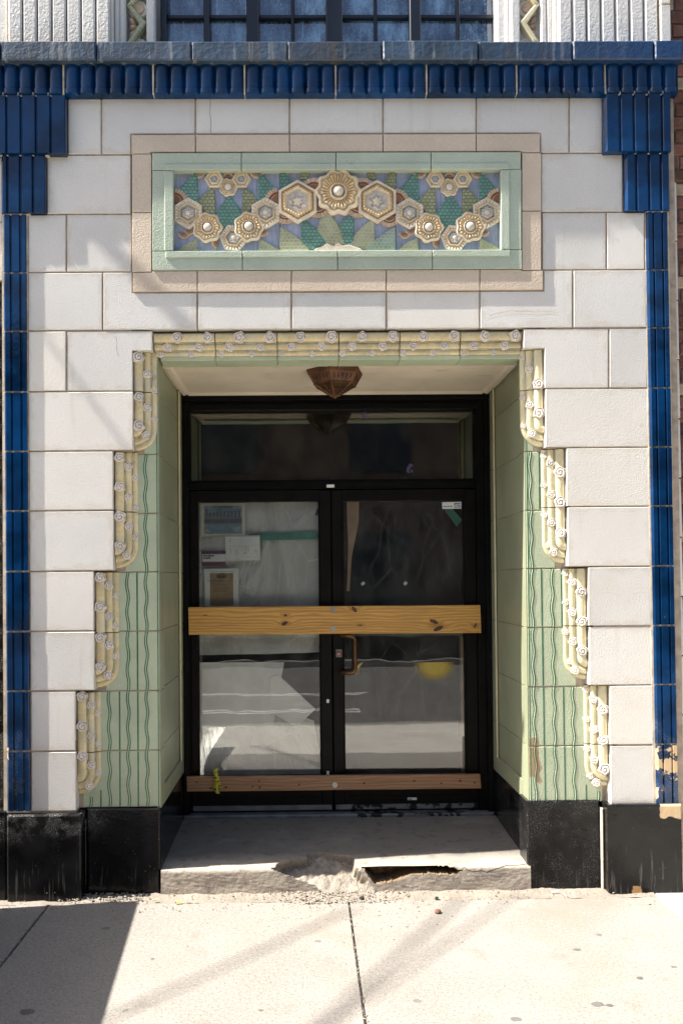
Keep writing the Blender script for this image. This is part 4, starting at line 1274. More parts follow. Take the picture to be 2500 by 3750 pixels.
rib(419, 438, Y=UY + .05); rib(439, 461, Y=UY + .05); rib(536, 566, Y=UY + .05); rib(1870, 1903, Y=UY + .05); rib(1978, 2000, Y=UY + .05); rib(2001, 2021, Y=UY + .05); rib(1848, 1862, Y=UY + .09)
for side in (0, 1):
    for rep in (0, 1):
        f = (lambda x: 400 + x / 2.613) if side == 0 else (lambda x: 1500 + (1410 - x) / 2.613)
        dvz = -rep * 138
        pt = lambda x, y: XZ(f(x), y / 2.613 + dvz, UY + .04)
        orn = obj('ornament_panel', prism([pt(160, 390), pt(352, 390), pt(352, 28), pt(160, 28)], UY + .095, UY + .12, .002), 'fan_dark' if False else 'olive', up) if False else up
        obj('chevron', prism([pt(163, 25), pt(207, 25), pt(350, 195), pt(222, 385), pt(168, 385), pt(285, 203)], UY + .05, UY + .12, .006), 'pale_olive' if side == 0 else 'trim_cream_lit', up)
        for (cx, cy, rx, ry, ro, mt) in ((215, 200, 46, 26, 0, 'fan'), (205, 140, 48, 26, -.9, 'fan'), (205, 268, 48, 26, .9, 'fan')):
            cx0, cz0 = pt(cx, cy)
            R_ = rx / 2.613 / 686
            Vp, Fp = [], []
            K, J = 14, 5
            ro_ = ro if side == 0 else -ro
            for j in range(J + 1):
                q = j / J
                for k in range(K):
                    t_ = 2 * math.pi * k / K
                    x, z = R_ * q * math.cos(t_), R_ * .58 * q * math.sin(t_)
                    Vp.append((cx0 + x * math.cos(ro_) - z * math.sin(ro_), UY + .10 - .022 * math.sqrt(1 - q * q), cz0 + x * math.sin(ro_) + z * math.cos(ro_)))
            for j in range(J):
                for k in range(K):
                    Fp.append((j * K + k, (j + 1) * K + k, (j + 1) * K + (k + 1) % K, j * K + (k + 1) % K))
            obj('petal', (Vp, Fp), mt, up, smooth=True)
        for (cy, flip) in ((395, 1), (30, -1)):
            for rr_, mt in ((95, 'rose'), (62, 'fan')):
                cx0, cz0 = pt(262, cy)
                K = 14
                R_ = rr_ / 2.613 / 686
                pp = [(cx0 + R_ * math.cos(math.pi * k / K), cz0 + flip * R_ * .95 * math.sin(math.pi * k / K)) for k in range(K + 1)]
                obj('scallop', prism(pp, UY + (.085 if rr_ == 95 else .075), UY + .12, .004), mt, up)
win = obj('window', box(P(590, 50, WY).x, P(1825, 50, WY).x, WY + .055, WY + .10, zw - .25, ZT), 'navy', B)
s2 = 1.5944
V_ = []
panes = [(385, 470), (482, 567), (595, 668), (676, 748), (785, 858), (866, 938), (963, 1048), (1055, 1142)]
zr = pz(36 * s2, WY)
bars = []
edges = [(372, 385)] + [(a[1], b[0]) for a, b in zip(panes[:-1], panes[1:])] + [(1142, 1152)]
win['x'] = 0
del win['x']
for i, (a, b_) in enumerate(edges):
    x0, x1 = P(a * s2, 50, WY).x, P(b_ * s2, 50, WY).x
    thick = (b_ - a) > 11
    obj('mullion' if thick else 'glazing_bar', box(x0, x1, WY - (.05 if thick else .0), WY + .05, zw - .25, ZT, .004), 'navy', win)
for i in range(4):
    a, b_ = panes[2 * i], panes[2 * i + 1]
    for kz in range(5):
        zc_ = zr + (kz - 0) * .42
        obj('glazing_bar', box(P(a[0] * s2, 50, WY).x, P(b_[1] * s2, 50, WY).x, WY + .004, WY + .052, zc_ - .010, zc_ + .010, .003), 'navy', win)
for (a, b_) in panes:
    for kz in range(2):
        z0_, z1_ = (zw - .25, zr - .01) if kz == 0 else (zr + .01, zr + .40)
        obj('pane', box(P(a * s2, 50, WY).x, P(b_ * s2, 50, WY).x, WY + .030 + rnd(-.002, .002), WY + .036, z0_, z1_), 'window_glass', win)

# ================================================================== NEIGHBOURING BUILDINGS
xn = P(9, 1500).x
NB = root('black_tiled_shopfront', 'black tiled shopfront seen in a sliver beside the left blue strip', 'building', (xn - 1.2, .1, 0))
nb = obj('wall', join(box(xn - 2.6, xn + .03, .045, .5, -.02, 2.90)), 'pale_mortar', NB)
for k in range(14):
    vz = [1021 + 216 * i for i in range(10)]
zrow = [pz(1021 + 214.5 * i) for i in range(10)]
for i in range(9):
    for j in range(4):
        obj('tile', prism(shrink([(xn + .028 - .62 * (j + 1), zrow[i + 1]), (xn + .028 - .62 * j, zrow[i + 1]), (xn + .028 - .62 * j, zrow[i]), (xn + .028 - .62 * (j + 1), zrow[i])], .003), .03, .06, .003), 'black', nb)
for j in range(2):
    obj('base_block', box(xn - 1.25 * (j + 1), xn + .02 - 1.25 * j - .004, -.01, .06, -.02, zrow[9] - .004, .006), 'black', NB)
for i, (v0, v1) in enumerate(((560, 804), (804, 1018), (348, 560))):
    for j in range(3):
        obj('block', prism(shrink([(xn + .03 - .85 * (j + 1), pz(v1)), (xn + .03 - .85 * j, pz(v1)), (xn + .03 - .85 * j, pz(v0)), (xn + .03 - .85 * (j + 1), pz(v0))], .0035), .012, .3, .003), 'white', NB)
obj('parapet', box(xn - 2.6, xn + .03, .06, .5, 2.9, 3.8), 'mortar', NB)

xb = P(2478, 700, .015).x + .002
BB = root('brick_building', 'brown brick building at the right edge beyond the white blocks', 'building', (xb + .8, .3, 0))
bw = obj('wall', box(xb - .2, xb + 2.4, .092, .6, -.02, ZT), 'brick_mortar', BB)
ch = .0735
bme = [prism([(-.1, -.0315), (.1, -.0315), (.1, .0315), (-.1, .0315)], -.012, .02, .005), prism([(-.048, -.0315), (.048, -.0315), (.048, .0315), (-.048, .0315)], -.012, .02, .005)]
meshes = []
for vf in bme:
    me = bpy.data.meshes.new('brick'); me.from_pydata(vf[0], [], vf[1]); meshes.append(me)
nb_ = 0
z = .5
row = 0
while z < 5.2:
    x = xb - .19 + (0 if row % 2 else .07) + rnd(-.02, .02)
    header = row % 5 == 4
    while x < xb + .62:
        w = .105 if header else .212
        o = bpy.data.objects.new('brick', meshes[1 if header else 0].copy() if (nb_ % 9 == 0) else meshes[1 if header else 0])
        if not o.data.materials:
            o.data.materials.append(M['buff_stone'] if nb_ % 9 == 0 else M['brick'])
        elif nb_ % 9 == 0:
            o.data.materials[0] = M['buff_stone']
        link(o, bw, (x + w / 2, .092 + rnd(-.003, .003), z))
        x += w
        nb_ += 1
    z += ch
    row += 1

FB = root('apartment_building', 'dark brick building across the street, mirrored in the door glass', 'building', (0, -15.5, 0))
obj('wall', box(-30, 30, -22, -15.5, 0, 7.5), 'far_brick', FB)
for i in range(12):
    for j in range(2):
        x = -22 + i * 4
        w = obj('window', box(x - .8, x + .8, -15.5, -15.42, .9 + j * 3.6, 2.9 + j * 3.6, .02), 'navy', FB)
obj('cornice', box(-30, 30, -15.5, -15.2, 7.1, 7.6, .03), 'concrete', FB)

# ================================================================== THINGS AT THE DOOR
LY = .36
lc = P(1226, 1452, LY)
L = root('hanging_lantern', 'rusty brown hexagonal lantern fixed to the ceiling above the doors', 'lantern', (lc.x, LY, ZS + .012))
def hexring(R, z, ph=math.radians(-12)):
    R = R * 1.14
    return [(lc.x + R * math.sin(ph + k * math.pi / 3), LY - R * math.cos(ph + k * math.pi / 3), z) for k in range(6)]
def hexloft(levels):
    V, F = [], []
    for r_, z in levels: V += hexring(r_, z)
    for i in range(len(levels) - 1):
        for k in range(6):
            F.append((i * 6 + k, (i + 1) * 6 + k, (i + 1) * 6 + (k + 1) % 6, i * 6 + (k + 1) % 6))
    F.append(tuple(reversed(range((len(levels) - 1) * 6, len(levels) * 6))))
    return V, F
zl0 = ZS + .012
hood = obj('hood', hexloft([(.150, zl0), (.152, zl0 - .012), (.147, zl0 - .014), (.146, zl0 - .026), (.142, zl0 - .028), (.116, zl0 - .078), (.108, zl0 - .080)]), 'rust', L)
obj('glass', hexloft([(.100, zl0 - .079), (.016, zl0 - .140)]), 'amber', L)
tip = zl0 - .150
for k, (x, y, zz_) in enumerate(hexring(.112, zl0 - .077)):
    obj('rib', tube([(x, y, zz_), (lc.x + (x - lc.x) * .13, LY + (y - LY) * .13, zl0 - .144)], .0065, 6), 'rust', L)
ring1 = hexring(.113, zl0 - .085); ring2 = hexring(.066, zl0 - .116)
for rg, rr_ in ((ring1, .0022), (ring2, .0022)):
    obj('wire', tube(rg + rg[:1], rr_, 5), 'rust', L)
for k in range(6):
    a, b_ = Vector(ring1[k]), Vector(ring1[(k + 1) % 6])
    m_ = (a + b_) / 2
    obj('wire', tube([m_, (lc.x + (m_.x - lc.x) * .12, LY + (m_.y - LY) * .12, zl0 - .143)], .0018, 5), 'rust', L)
obj('finial', tube([(lc.x, LY, zl0 - .136), (lc.x, LY, zl0 - .146), (lc.x, LY, tip), (lc.x, LY, tip - .008)], [.018, .02, .012, .003], 10), 'rust', L, smooth=True)
sl = []
ra, rb = hexring(.138, zl0 - .036), hexring(.1225, zl0 - .066)
for k in range(6):
    for s_ in range(5):
        f0 = .17 + .66 * s_ / 4
        a = Vector(ra[k]).lerp(Vector(ra[(k + 1) % 6]), f0)
        b_ = Vector(rb[k]).lerp(Vector(rb[(k + 1) % 6]), f0)
        nrm = Vector((((a.x + b_.x) / 2 - lc.x), ((a.y + b_.y) / 2 - LY), -.06)).normalized()
        tn = (Vector(ra[(k + 1) % 6]) - Vector(ra[k])).normalized() * .0035
        p0, p1 = a.lerp(b_, .12) + nrm * .0025, a.lerp(b_, .88) + nrm * .0025
        obj('slot', ([tuple(p0 + tn), tuple(p0 - tn), tuple(p1 - tn), tuple(p1 + tn)], [(0, 1, 2, 3)]), 'rust_dark', hood)

# two boards bolted across the doors
BYf = YD - .062
def board(name, label, u0, u1, vl0, vl1, vr0, vr1, mt, bolts, knots):
    a, b_, c, d = P(u0, vl1, BYf), P(u1, vr1, BYf), P(u1 - 4, vr0, BYf), P(u0 - 2, vl0, BYf)
    r = root(name, label, 'board', ((a.x + b_.x) / 2, BYf + .02, a.z))
    obj('plank', prism([(p.x, p.z) for p in (a, b_, c, d)], BYf, BYf + .038, .003), mt, r)
    for (u, v) in bolts:
        p = P(u, v, BYf)
        obj('washer', tube([(p.x, BYf + .001, p.z), (p.x, BYf - .003, p.z)], .0165, 16), 'metal', r)
        obj('bolt', tube([(p.x, BYf - .003, p.z), (p.x, BYf - .008, p.z)], [.008, .006], 10), 'metal', r)
    for (u, v, rx, rz, ro) in knots:
        p = P(u, v, BYf)
        obj('knot', disc(p.x, p.z, rx, rz, BYf - .0006, 12, ro, .15), 'knot', r)
board('upper_board', 'wide yellow pine board bolted across both doors below the posted papers', 691, 1762, 2224, 2325, 2216, 2318, 'pine', [(1219, 2231), (1219, 2303)],
      [(1045, 2253, .009, .008, 0), (1042, 2283, .022, .011, .5), (1318, 2290, .013, .004, 0), (1296, 2231, .022, .011, -.9), (1588, 2276, .030, .012, -.4), (1604, 2302, .034, .013, .45), (1739, 2291, .018, .006, 1.1), (752, 2253, .018, .003, 0)])
bpy.data.objects['upper_board'].name = 'timber_board'
ORG['timber_board'] = ORG['upper_board']
board('timber_board', 'narrow red brown board bolted across the bottom of both doors', 685, 1762, 2847, 2900, 2838, 2888, 'cedar', [(1226, 2875)],
      [(721, 2864, .006, .005, 0), (827, 2883, .008, .007, 0), (925, 2881, .007, .006, 0), (951, 2883, .008, .007, 0), (949, 2860, .006, .005, 0), (1095, 2873, .006, .006, 0), (1333, 2868, .007, .006, 0), (1516, 2860, .007, .006, 0), (1615, 2868, .006, .005, 0), (1684, 2859, .008, .007, 0), (773, 2886, .012, .005, .2), (1737, 2866, .007, .006, 0)])
# caution tape tied round the lower board
pc = P(794, 2855, BYf)
CT = root('caution_tape', 'yellow and black caution tape knotted round the lower board', 'tape', (pc.x, BYf, P(794, 2900, BYf).z))
def strip_mesh(pts, w):
    V, F = [], []
    for i, p in enumerate(pts):
        p = Vector(p)
        V += [tuple(p + Vector((-w / 2 * rnd(.7, 1.1), rnd(-.004, .004), 0))), tuple(p + Vector((0, -.006, 0))), tuple(p + Vector((w / 2 * rnd(.7, 1.1), rnd(-.004, .004), 0)))]
    for i in range(len(pts) - 1):
        F += [(3 * i, 3 * i + 1, 3 * i + 4, 3 * i + 3), (3 * i + 1, 3 * i + 2, 3 * i + 5, 3 * i + 4)]
    return V, F
zc0 = pc.z
obj('loop', strip_mesh([(pc.x + .002, BYf - .010, zc0 + .072), (pc.x - .008, BYf - .014, zc0 + .055), (pc.x - .004, BYf - .012, zc0 + .03), (pc.x + .004, BYf - .012, zc0 + .008), (pc.x, BYf - .014, zc0 - .02), (pc.x - .004, BYf - .012, zc0 - .055), (pc.x + .003, BYf - .008, zc0 - .085)], .032), 'caution', CT)
obj('tail', strip_mesh([(pc.x + .006, BYf - .016, zc0 + .005), (pc.x + .018, BYf - .018, zc0 - .012), (pc.x + .024, BYf - .016, zc0 - .035), (pc.x + .028, BYf - .014, zc0 - .052)], .012), 'caution', CT)
obj('knot', tube([(pc.x - .014, BYf - .018, zc0 + .008), (pc.x, BYf - .024, zc0 + .004), (pc.x + .014, BYf - .018, zc0 + .009)], [.006, .010, .006], 8), 'caution', CT, smooth=True)

# papers behind the glass: each a thin sheet with its print
GYb = YD + .054
def paper(name, label, cat, px, mt, Y=GYb, thick=.0012, wave=.002):
    p = [P(u, v, Y) for u, v in px]
    c = sum(p, Vector()) / len(p)
    r = root(name, label, cat, (c.x, Y, min(q.z for q in p)))
    s = obj('sheet', prism([(q.x, q.z) for q in p], Y, Y + thick, .0002), mt, r)
    return r, Y - .0005
def pr(r, Y, mt, vfs, nm='print'):
    obj(nm, join(*vfs), mt, r)
def rect(u0, u1, v0, v1, Y):
    a, b_ = P(u0, v1, Y), P(u1, v0, Y)
    return [(a.x, Y, a.z), (b_.x, Y, a.z), (b_.x, Y, b_.z), (a.x, Y, b_.z)], [(0, 1, 2, 3)]
ZL = lambda x, y: (640 + x / 2.57, 1750 + y / 2.57)
def zrect(x0, x1, y0, y1, Y):
    u0, v0 = ZL(x0, y0); u1, v1 = ZL(x1, y1)
    return rect(u0, u1, v0, v1, Y)
def ztext(t, size_px, x, y, Y, bold=0, sx=1.0, align='LEFT'):
    u, v = ZL(x, y)
    p = P(u, v, Y)
    return text_mesh(t, size_px / 2.57 / 567, p.x, p.z, Y, bold, align, sx)
# sidewalk cafe permit
r, Y = paper('permit_poster', 'cream paper with blue skyline print in the upper corner of the left door', 'paper', [ZL(250, 543), ZL(666, 537), ZL(660, 235), ZL(246, 240)], 'cream_paper')
pr(r, Y, 'blue_print', [zrect(277, 632, 262, 528, Y)], 'skyline_print')
Y -= .0004
pr(r, Y, 'print_grey', [zrect(290 + i * 34, 290 + i * 34 + 20, 290 + (i * 37) % 40, 366, Y) for i in range(10)] + [zrect(277, 632, 385, 430, Y)], 'skyline')
Y -= .0004
pr(r, Y, 'ink', [ztext('SIDEWALK CAFE PERMIT', 17, 455, 282, Y, .0004, 1.0, 'CENTER')] + [zrect(345, 550, 262, 266, Y), zrect(295, 610, 374, 379, Y)] + [zrect(290 + rnd(0, 20), 600 - rnd(0, 160), 300 + k * 13, 303 + k * 13, Y) for k in range(5)] + [zrect(285, 620 - rnd(0, 120), 386 + k * 11, 389 + k * 11, Y) for k in range(6)] + [zrect(350, 560, 490, 493, Y), zrect(380, 530, 505, 508, Y)], 'lettering')
# white drawing
r, Y = paper('drawing_sheet', 'plain white sheet with a thin line drawing taped to the left door glass', 'paper', [ZL(482, 783), ZL(804, 774), ZL(799, 540), ZL(475, 543)], 'paper', GYb - .003)
pr(r, Y, 'ink', [zrect(482, 792, 545, 551, Y)] + [zrect(a, b_, c, d, Y) for a, b_, c, d in ((520, 670, 638, 640, ), (520, 668, 668, 670), (518, 520, 638, 670), (668, 670, 638, 705), (527, 529, 670, 708), (692, 790, 634, 636), (690, 692, 634, 705), (635, 670, 705, 707), (668, 720, 742, 744), (570, 600, 712, 714), (650, 690, 712, 714), (705, 735, 712, 714))] +
   [zrect(540 + k * 16, 550 + k * 16, 648, 650, Y) for k in range(8)], 'line_drawing')
circ = []
for (x, y, ra_) in ((582, 690, 11), (762, 689, 11), (523, 589, 15)):
    u, v = ZL(x, y)
    p = P(u, v, Y)
    rr_ = ra_ / 2.57 / 567
    circ.append(ribbon([(p.x + rr_ * math.cos(2 * math.pi * k / 14) * (.75 if ra_ == 15 else 1), p.z + rr_ * math.sin(2 * math.pi * k / 14)) for k in range(15)], .0012, Y))
pr(r, Y, 'ink', circ, 'circle_mark')
# guide sticker (lettering kept, mascot left out)
r, Y = paper('guide_sticker', 'small purple and grey guide sticker under the white drawing', 'sticker', [ZL(255, 833), ZL(480, 828), ZL(478, 690), ZL(252, 692)], 'purple', GYb - .0005)
pr(r, Y, 'paper', [zrect(262, 478, 716, 790, Y)], 'grey_band')
Y -= .0004
pr(r, Y, 'ink', [ztext('MICHELIN', 23, 268, 741, Y, .0009, 1.0), ztext('GUIDE', 23, 268, 763, Y, .0009, 1.0)], 'lettering')
# building permit
r, Y = paper('building_permit', 'brown stained building permit sheet on the left door above the board', 'paper', [ZL(286, 1222), ZL(606, 1222), ZL(598, 852), ZL(277, 856)], 'paper', GYb - .001)
pr(r, Y, 'stain', [zrect(333, 550, 895, 1205, Y)], 'tape_stain')
Y -= .0004
pr(r, Y, 'ink', [ztext('Department of Buildings - Permits', 16, 448, 887, Y, 0, 1.0, 'CENTER'), ztext('REPAIR', 15, 445, 906, Y, .0003, 1, 'CENTER'), ztext('REPLACEMENT', 15, 443, 921, Y, .0003, 1, 'CENTER'), ztext('PERMIT', 29, 444, 943, Y, .0008, 1, 'CENTER')] +
   [zrect(303, 400 + rnd(0, 60), 962 + k * 9, 965 + k * 9, Y) for k in range(2)] + [zrect(410, 590 - rnd(0, 60), 966 + k * 9, 968 + k * 9, Y) for k in range(2)] + [zrect(385, 490, 1005, 1008, Y)] + [zrect(365, 525 - rnd(0, 30), 1030 + k * 10, 1033 + k * 10, Y) for k in range(5)] + [zrect(312, 590 - rnd(0, 90), 1120 + k * 11, 1122 + k * 11, Y) for k in range(7)], 'lettering')
# security sticker on the right door
ZR = lambda x, y: (1150 + x / 2.412, 1750 + y / 2.412)
ra_ = [ZR(1131, 274), ZR(1299, 271), ZR(1297, 211), ZR(1128, 214)]
r, Y = paper('security_sticker', 'white and blue security sticker in the top corner of the right door', 'sticker', ra_, 'paper', YD + .040)
u0, v0 = ZR(1236, 222); u1, v1 = ZR(1294, 262)
pr(r, Y, 'adt_blue', [rect(u0, u1, v0, v1, Y)], 'blue_badge')
u, v = ZR(1137, 258); p = P(u, v, Y)
pr(r, Y, 'adt_blue', [text_mesh('secured by', 20 / 2.412 / 567, p.x, p.z, Y, .0005, 'LEFT', .95)], 'lettering')
u, v = ZR(1240, 256); p = P(u, v, Y - .0005)
pr(r, Y - .0005, 'paper', [text_mesh('ADT', 38 / 2.412 / 567, p.x, p.z, Y - .0005, .0010, 'LEFT', .78)], 'badge_lettering')
# small white price tags on the meeting stile, tape scraps on the glass
for k, (u, v, lb) in enumerate(((1200, 2567, 'small white label on the meeting stile between the two boards'), (1200, 2830, 'small white label on the meeting stile just above the lower board'))):
    p = P(u, v, YD + .016)
    o = obj('paper_label', prism([(p.x - .009, p.z - .011), (p.x + .008, p.z - .013), (p.x + .010, p.z + .009), (p.x - .007, p.z + .012)], YD + .0145, YD + .0178, .0003), 'paper')
    tag(o, lb, 'label')
for k, (x, y, lb) in enumerate(((432, 932, 'scrap of clear tape left of two on the right door glass'), (806, 930, 'scrap of clear tape right of two on the right door glass'))):
    u, v = ZR(x, y)
    p = P(u, v, GYb)
    o = obj('tape_scrap', prism([(p.x - .016, p.z - .004), (p.x - .002, p.z - .016), (p.x + .014, p.z + .000), (p.x + .0, p.z + .014)], GYb, GYb + .001, .0002), 'paper')
    tag(o, lb, 'tape')
# plastic and paper hung behind the glass
def sheet(name, label, cat, px, mt, Y, amp=.015, nu=26, nv=30, fq=6):
    a, b_, c, d = [P(u, v, Y) for u, v in px]         # bottom left, bottom right, top right, top left
    V, F = [], []
    for i in range(nu + 1):
        for j in range(nv + 1):
            s_, t_ = i / nu, j / nv
            q = a.lerp(b_, s_).lerp(d.lerp(c, s_), t_)
            q.y += amp * (1.6 * abs(mnoise.noise(((q.x * .8 - q.z) * fq * .8, q.x * 2, 7 + Y))) + mnoise.noise((q.x * fq, q.z * fq * .6, Y * 9)) + .5 * abs(mnoise.noise(((q.x + q.z * .7) * fq * 2, q.z * 1.5, 4 + Y))))
            V.append(tuple(q))
    for i in range(nu):
        for j in range(nv):
            k = i * (nv + 1) + j
            F.append((k, k + nv + 1, k + nv + 2, k + 1))
    o = obj(name, (V, F), mt, None, smooth=True)
    tag(o, label, cat)
    return o
YS = YD + .10
sheet('plastic_sheet', 'milky plastic sheeting hung behind the upper part of the left door glass', 'sheeting', [(715, 2400), (1185, 2390), (1185, 1825), (715, 1825)], 'film', YS - .01, .03)
sheet('plastic_sheet', 'milky plastic sheeting behind the lowest part of the left door glass', 'sheeting', [(715, 2850), (1185, 2850), (1150, 2640), (715, 2480)], 'film', YS + .03)
sheet('paper_sheet', 'large white paper sheet behind the left door between the two boards', 'paper', [(720, 2665), (1000, 2660), (1040, 2426), (720, 2426)], 'paper', YS - .02, .006)
o = obj('paper_sheet', prism([XZ(u, v, YS - .03) for u, v in ((1085, 2662), (1155, 2595), (1020, 2470), (990, 2476), (985, 2600))], YS - .034, YS - .030, .0005), 'paper')
tag(o, 'pale folded paper corner behind the lower left door glass', 'paper')
sheet('plastic_sheet', 'thin clear plastic sheeting crumpled behind the right door glass', 'sheeting', [(1250, 2840), (1712, 2840), (1712, 1828), (1250, 1828)], 'thin_film', YS + .02, .03)
o = obj('teal_tape', prism([XZ(u, v, YS - .02) for u, v in (ZL(700, 590), ZL(1365, 570), ZL(1335, 502), ZL(690, 522))], YS - .03, YS - .029, .0003), 'teal_tape'); tag(o, 'horizontal strip of teal tape across the left door sheeting', 'tape')
o = obj('teal_tape', prism([XZ(u, v, YS - .02) for u, v in (ZR(1255, 440), ZR(1300, 380), ZR(1215, 275), ZR(1135, 275))], YS - .03, YS - .029, .0003), 'teal_tape'); tag(o, 'short slanting strip of teal tape below the security sticker', 'tape')
o = obj('blue_tape', prism([XZ(u, v, YS - .02) for u, v in (ZL(1318, 355), ZL(1366, 345), ZL(1366, 285), ZL(1335, 290))], YS - .03, YS - .029, .0003), 'blue_tape'); tag(o, 'small scrap of blue tape at the top of the left door', 'tape')
o = obj('kraft_paper', prism([XZ(u, v, YS - .02) for u, v in (ZR(288, 1000), ZR(312, 1000), ZR(330, 700), ZR(392, 390), ZR(394, 205), ZR(286, 205), ZR(300, 620))], YS - .03, YS - .028, .0005), 'kraft'); tag(o, 'torn strip of brown paper hanging beside the right door stile', 'paper')
o = obj('wood_strip', box(P(1684, 2500, YS).x, P(1712, 2500, YS).x, YS - .02, YS + .02, P(1690, 2842, YS).z, P(1690, 2330, YS).z, .003), 'kraft'); tag(o, 'upright bare wood strip behind the right edge of the right door', 'wood strip')
# yellow spray paint on the right glass and its drips
pc_ = P(1590, 2455, GYb + .002)
M['spray'] = spray('yellow spray paint', (.55, .40, .07), pc_.x, pc_.z + .03, .150, .115, 0)
vf = rect(1500, 1700, 2424, 2510, YD + .0405)
SP = root('spray_paint', 'soft round blotch of yellow spray paint on the right door glass', 'paint', (pc_.x, YD + .04, pc_.z - .05))
obj('blotch', vf, M['spray'], SP)
SP2 = root('spray_paint', 'yellow paint splash with drips beside the door handle', 'paint', (P(1310, 2450, YD).x, YD + .04, P(1310, 2475, YD).z))
M['yellow_paint'] = MAT('yellow paint', (.50, .36, .06), .5, .2, 30, rand=0)
obj('splash', prism([XZ(u, v, YD + .04) for u, v in ((1299, 2448), (1315, 2446), (1330, 2424), (1318, 2430), (1306, 2440))], YD + .0395, YD + .0415, .0004), 'yellow_paint', SP2)
for (u, v1) in ((1302, 2474), (1307, 2470), (1313, 2466)):
    a = P(u, 2444, YD + .04)
    obj('drip', tube([(a.x, YD + .041, a.z), (a.x + .001, YD + .041, P(u, v1, YD + .04).z)], .0016, 5), 'yellow_paint', SP2)
M['violet_paint'] = MAT('violet paint', (.10, .07, .19), .5, .2, 30, rand=0)
for (u, v, s_, lb) in ((1332, 1520, .030, 'violet paint splatter high on the transom glass'), (1503, 1715, .036, 'violet paint splatter at the lower right of the transom glass')):
    p = P(u, v, YD + .048)
    vfs = [disc(p.x + rnd(-1, 1) * s_ * .5, p.z + rnd(-1, 1) * s_ * .7, s_ * rnd(.1, .3), s_ * rnd(.12, .4), YD + .0475 - .0002 * k, 8, 0, .3) for k in range(9)]
    o = obj('paint_splatter', join(*vfs), 'violet_paint'); tag(o, lb, 'paint')

# ================================================================== GRIT AND SMALL STONES
V, F = [], []
def pebble(x, y, z, r):
    k = len(V)
    for (a, b_, c) in ((1, 0, 0), (-1, 0, 0), (0, 1, 0), (0, -1, 0), (0, 0, .7), (0, 0, -.7)):
        V.append((x + a * r * rnd(.6, 1.2), y + b_ * r * rnd(.6, 1.2), z + c * r * rnd(.5, 1.1)))
    for f in ((0, 2, 4), (2, 1, 4), (1, 3, 4), (3, 0, 4), (2, 0, 5), (1, 2, 5), (3, 1, 5), (0, 3, 5)):
        F.append(tuple(i + k for i in f))
for i in range(800):
    x = rnd(-1.6, 1.8)
    pebble(x, rnd(-.09, .05) if rnd(0, 1) < .8 else rnd(-.2, -.05), .006, abs(random.gauss(0, .0028)) + .0012)
for i in range(700):
    pebble(random.gauss(.15, .18), rnd(-.12, .06), .008, abs(random.gauss(0, .004)) + .0015)
for i in range(260):
    pebble(rnd(-1.3, -.85), rnd(-.06, .06), .010, abs(random.gauss(0, .004)) + .002)
for xj_ in (-1.345, .215):
    for i in range(220):
        pebble(xj_ + random.gauss(0, .006), rnd(-1.6, -.08), .001, abs(random.gauss(0, .0025)) + .001)
for i in range(420):
    pebble(random.gauss(.12, .12), rnd(-.06, .20), .03 + rnd(0, .05), .002) if False else pebble(random.gauss(.1, .4), -abs(random.gauss(0, .25)) - .08, .002, abs(random.gauss(0, .002)) + .001)
g = obj('grit', (V, F), 'pebble'); tag(g, 'loose grit and crumbs swept against the foot of the wall', 'grit', kind='stuff')
def stone(u, v, r, mt, lb, cat, name):
    q = G(u, v, r * .5)
    bm = bmesh.new()
    bmesh.ops.create_icosphere(bm, subdivisions=2, radius=r)
    for w in bm.verts:
        w.co *= 1 + .35 * mnoise.noise(w.co * (1.4 / r) + Vector((u, v, 0)))
        w.co.z *= .7
    Vs = [(w.co.x + q.x, w.co.y + q.y, w.co.z + r * .55) for w in bm.verts]
    Fs = [tuple(w.index for w in f.verts) for f in bm.faces]
    bm.free()
    o = obj(name, (Vs, Fs), mt, None); tag(o, lb, cat)
stone(1323, 3290, .013, 'crack', 'black pebble on the sidewalk below the broken step', 'stone', 'stone')
stone(1598, 3289, .011, 'crack', 'black pebble on the sidewalk below the hollow in the step', 'stone', 'stone')
stone(1602, 3338, .016, 'brick', 'reddish brick crumb on the sidewalk before the step', 'stone', 'stone')
def litter(u, v, w, h, mt, lb, name, cat):
    q = G(u, v, .01)
    o = obj(name, ([(q.x - w, q.y - h, .010), (q.x + w, q.y - h * .5, .013), (q.x + w * .9, q.y + h, .018), (q.x - w * .8, q.y + h * .8, .011), (q.x - w, q.y - h, .008), (q.x + w, q.y - h * .5, .011), (q.x + w * .9, q.y + h, .016), (q.x - w * .8, q.y + h * .8, .009)],
                   [(0, 1, 2, 3), (7, 6, 5, 4), (0, 4, 5, 1), (1, 5, 6, 2), (2, 6, 7, 3), (3, 7, 4, 0)]), mt)
    tag(o, lb, cat)
litter(2030, 3266, .02, .005, 'paper', 'white cigarette stub at the foot of the right black block', 'cigarette_stub', 'litter')
litter(570, 3296, .012, .008, 'leaf_litter', 'brown dry leaf on the sidewalk left of the step', 'dry_leaf', 'leaf')
litter(652, 3305, .014, .007, 'caution', 'yellow leaf on the sidewalk before the step', 'dry_leaf', 'leaf')
litter(985, 3238, .012, .004, 'paper', 'small white paper scrap lying in front of the doors', 'paper_scrap', 'litter') if False else None

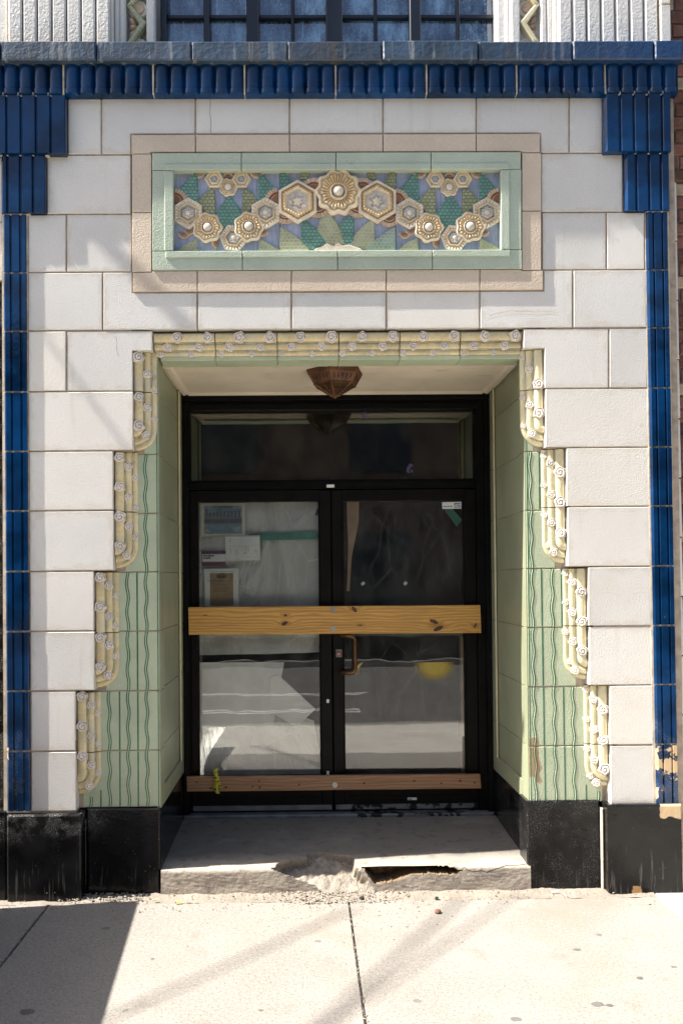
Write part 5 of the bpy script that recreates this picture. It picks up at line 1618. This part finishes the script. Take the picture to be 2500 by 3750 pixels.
# ================================================================== OUT OF VIEW, BUT CASTING SHADOW: barrier and overhead cables
def upray(p, t): return Vector(p) - SUN * t
gA, gB = G(510, 3297), G(375, 3750)
bx_ = -1.90
tA = (gA.x - bx_) / SUN.x
tB = (gB.x - bx_) / SUN.x
pa, pb_ = upray(gA, tA), upray(gB, tB)
ext = pb_ + (pb_ - pa) * .6
BR = root('plywood_barrier', 'plywood sidewalk barrier standing out of view to the left', 'barrier', (bx_, (pa.y + ext.y) / 2, 0))
obj('panel', ([(bx_ - .02, pa.y, .0), (bx_ - .02, ext.y, .0), (bx_ - .02, ext.y, ext.z), (bx_ - .02, pa.y, pa.z), (bx_, pa.y, .0), (bx_, ext.y, .0), (bx_, ext.y, ext.z), (bx_, pa.y, pa.z)],
              [(3, 2, 1, 0), (4, 5, 6, 7), (0, 1, 5, 4), (1, 2, 6, 5), (2, 3, 7, 6), (3, 0, 4, 7)]), 'plywood', BR)
for yy in (pa.y - .1, ext.y + .1):
    obj('foot', box(bx_ - .3, bx_ - .02, yy - .04, yy + .04, 0, .05), 'plywood', BR)
def cable(p0, p1, t0, t1, r, lb, ext0=1.2, ext1=.12):
    a, b_ = upray(p0, t0), upray(p1, t1)
    d = b_ - a
    pts = [a - d * ext0, a, b_, b_ + d * ext1]
    o = obj('overhead_cable', tube(pts, r, 8), 'cable'); tag(o, lb, 'cable', 'overhead cables')
cable(G(518, 3676), G(1228, 3357), 13, 13, .013, 'black overhead cable crossing above the left half of the sidewalk')
cable(G(1298, 3644), G(1664, 3317), 12, 12, .015, 'first of two parallel overhead cables above the right of the sidewalk')
cable(G(1385, 3628), G(1840, 3309), 12, 12, .011, 'second of two parallel overhead cables above the right of the sidewalk')
cable(P(330, 830), P(480, 985), 5.0, 5.0, .030, 'thick overhead cable above the left end of the storefront', 2.0, 4.0)
cable(P(160, 1220), P(420, 1580), 6.0, 6.0, .012, 'thin overhead cable slanting above the left blue strip', 1.0, .6)
print('objects', len(bpy.data.objects))
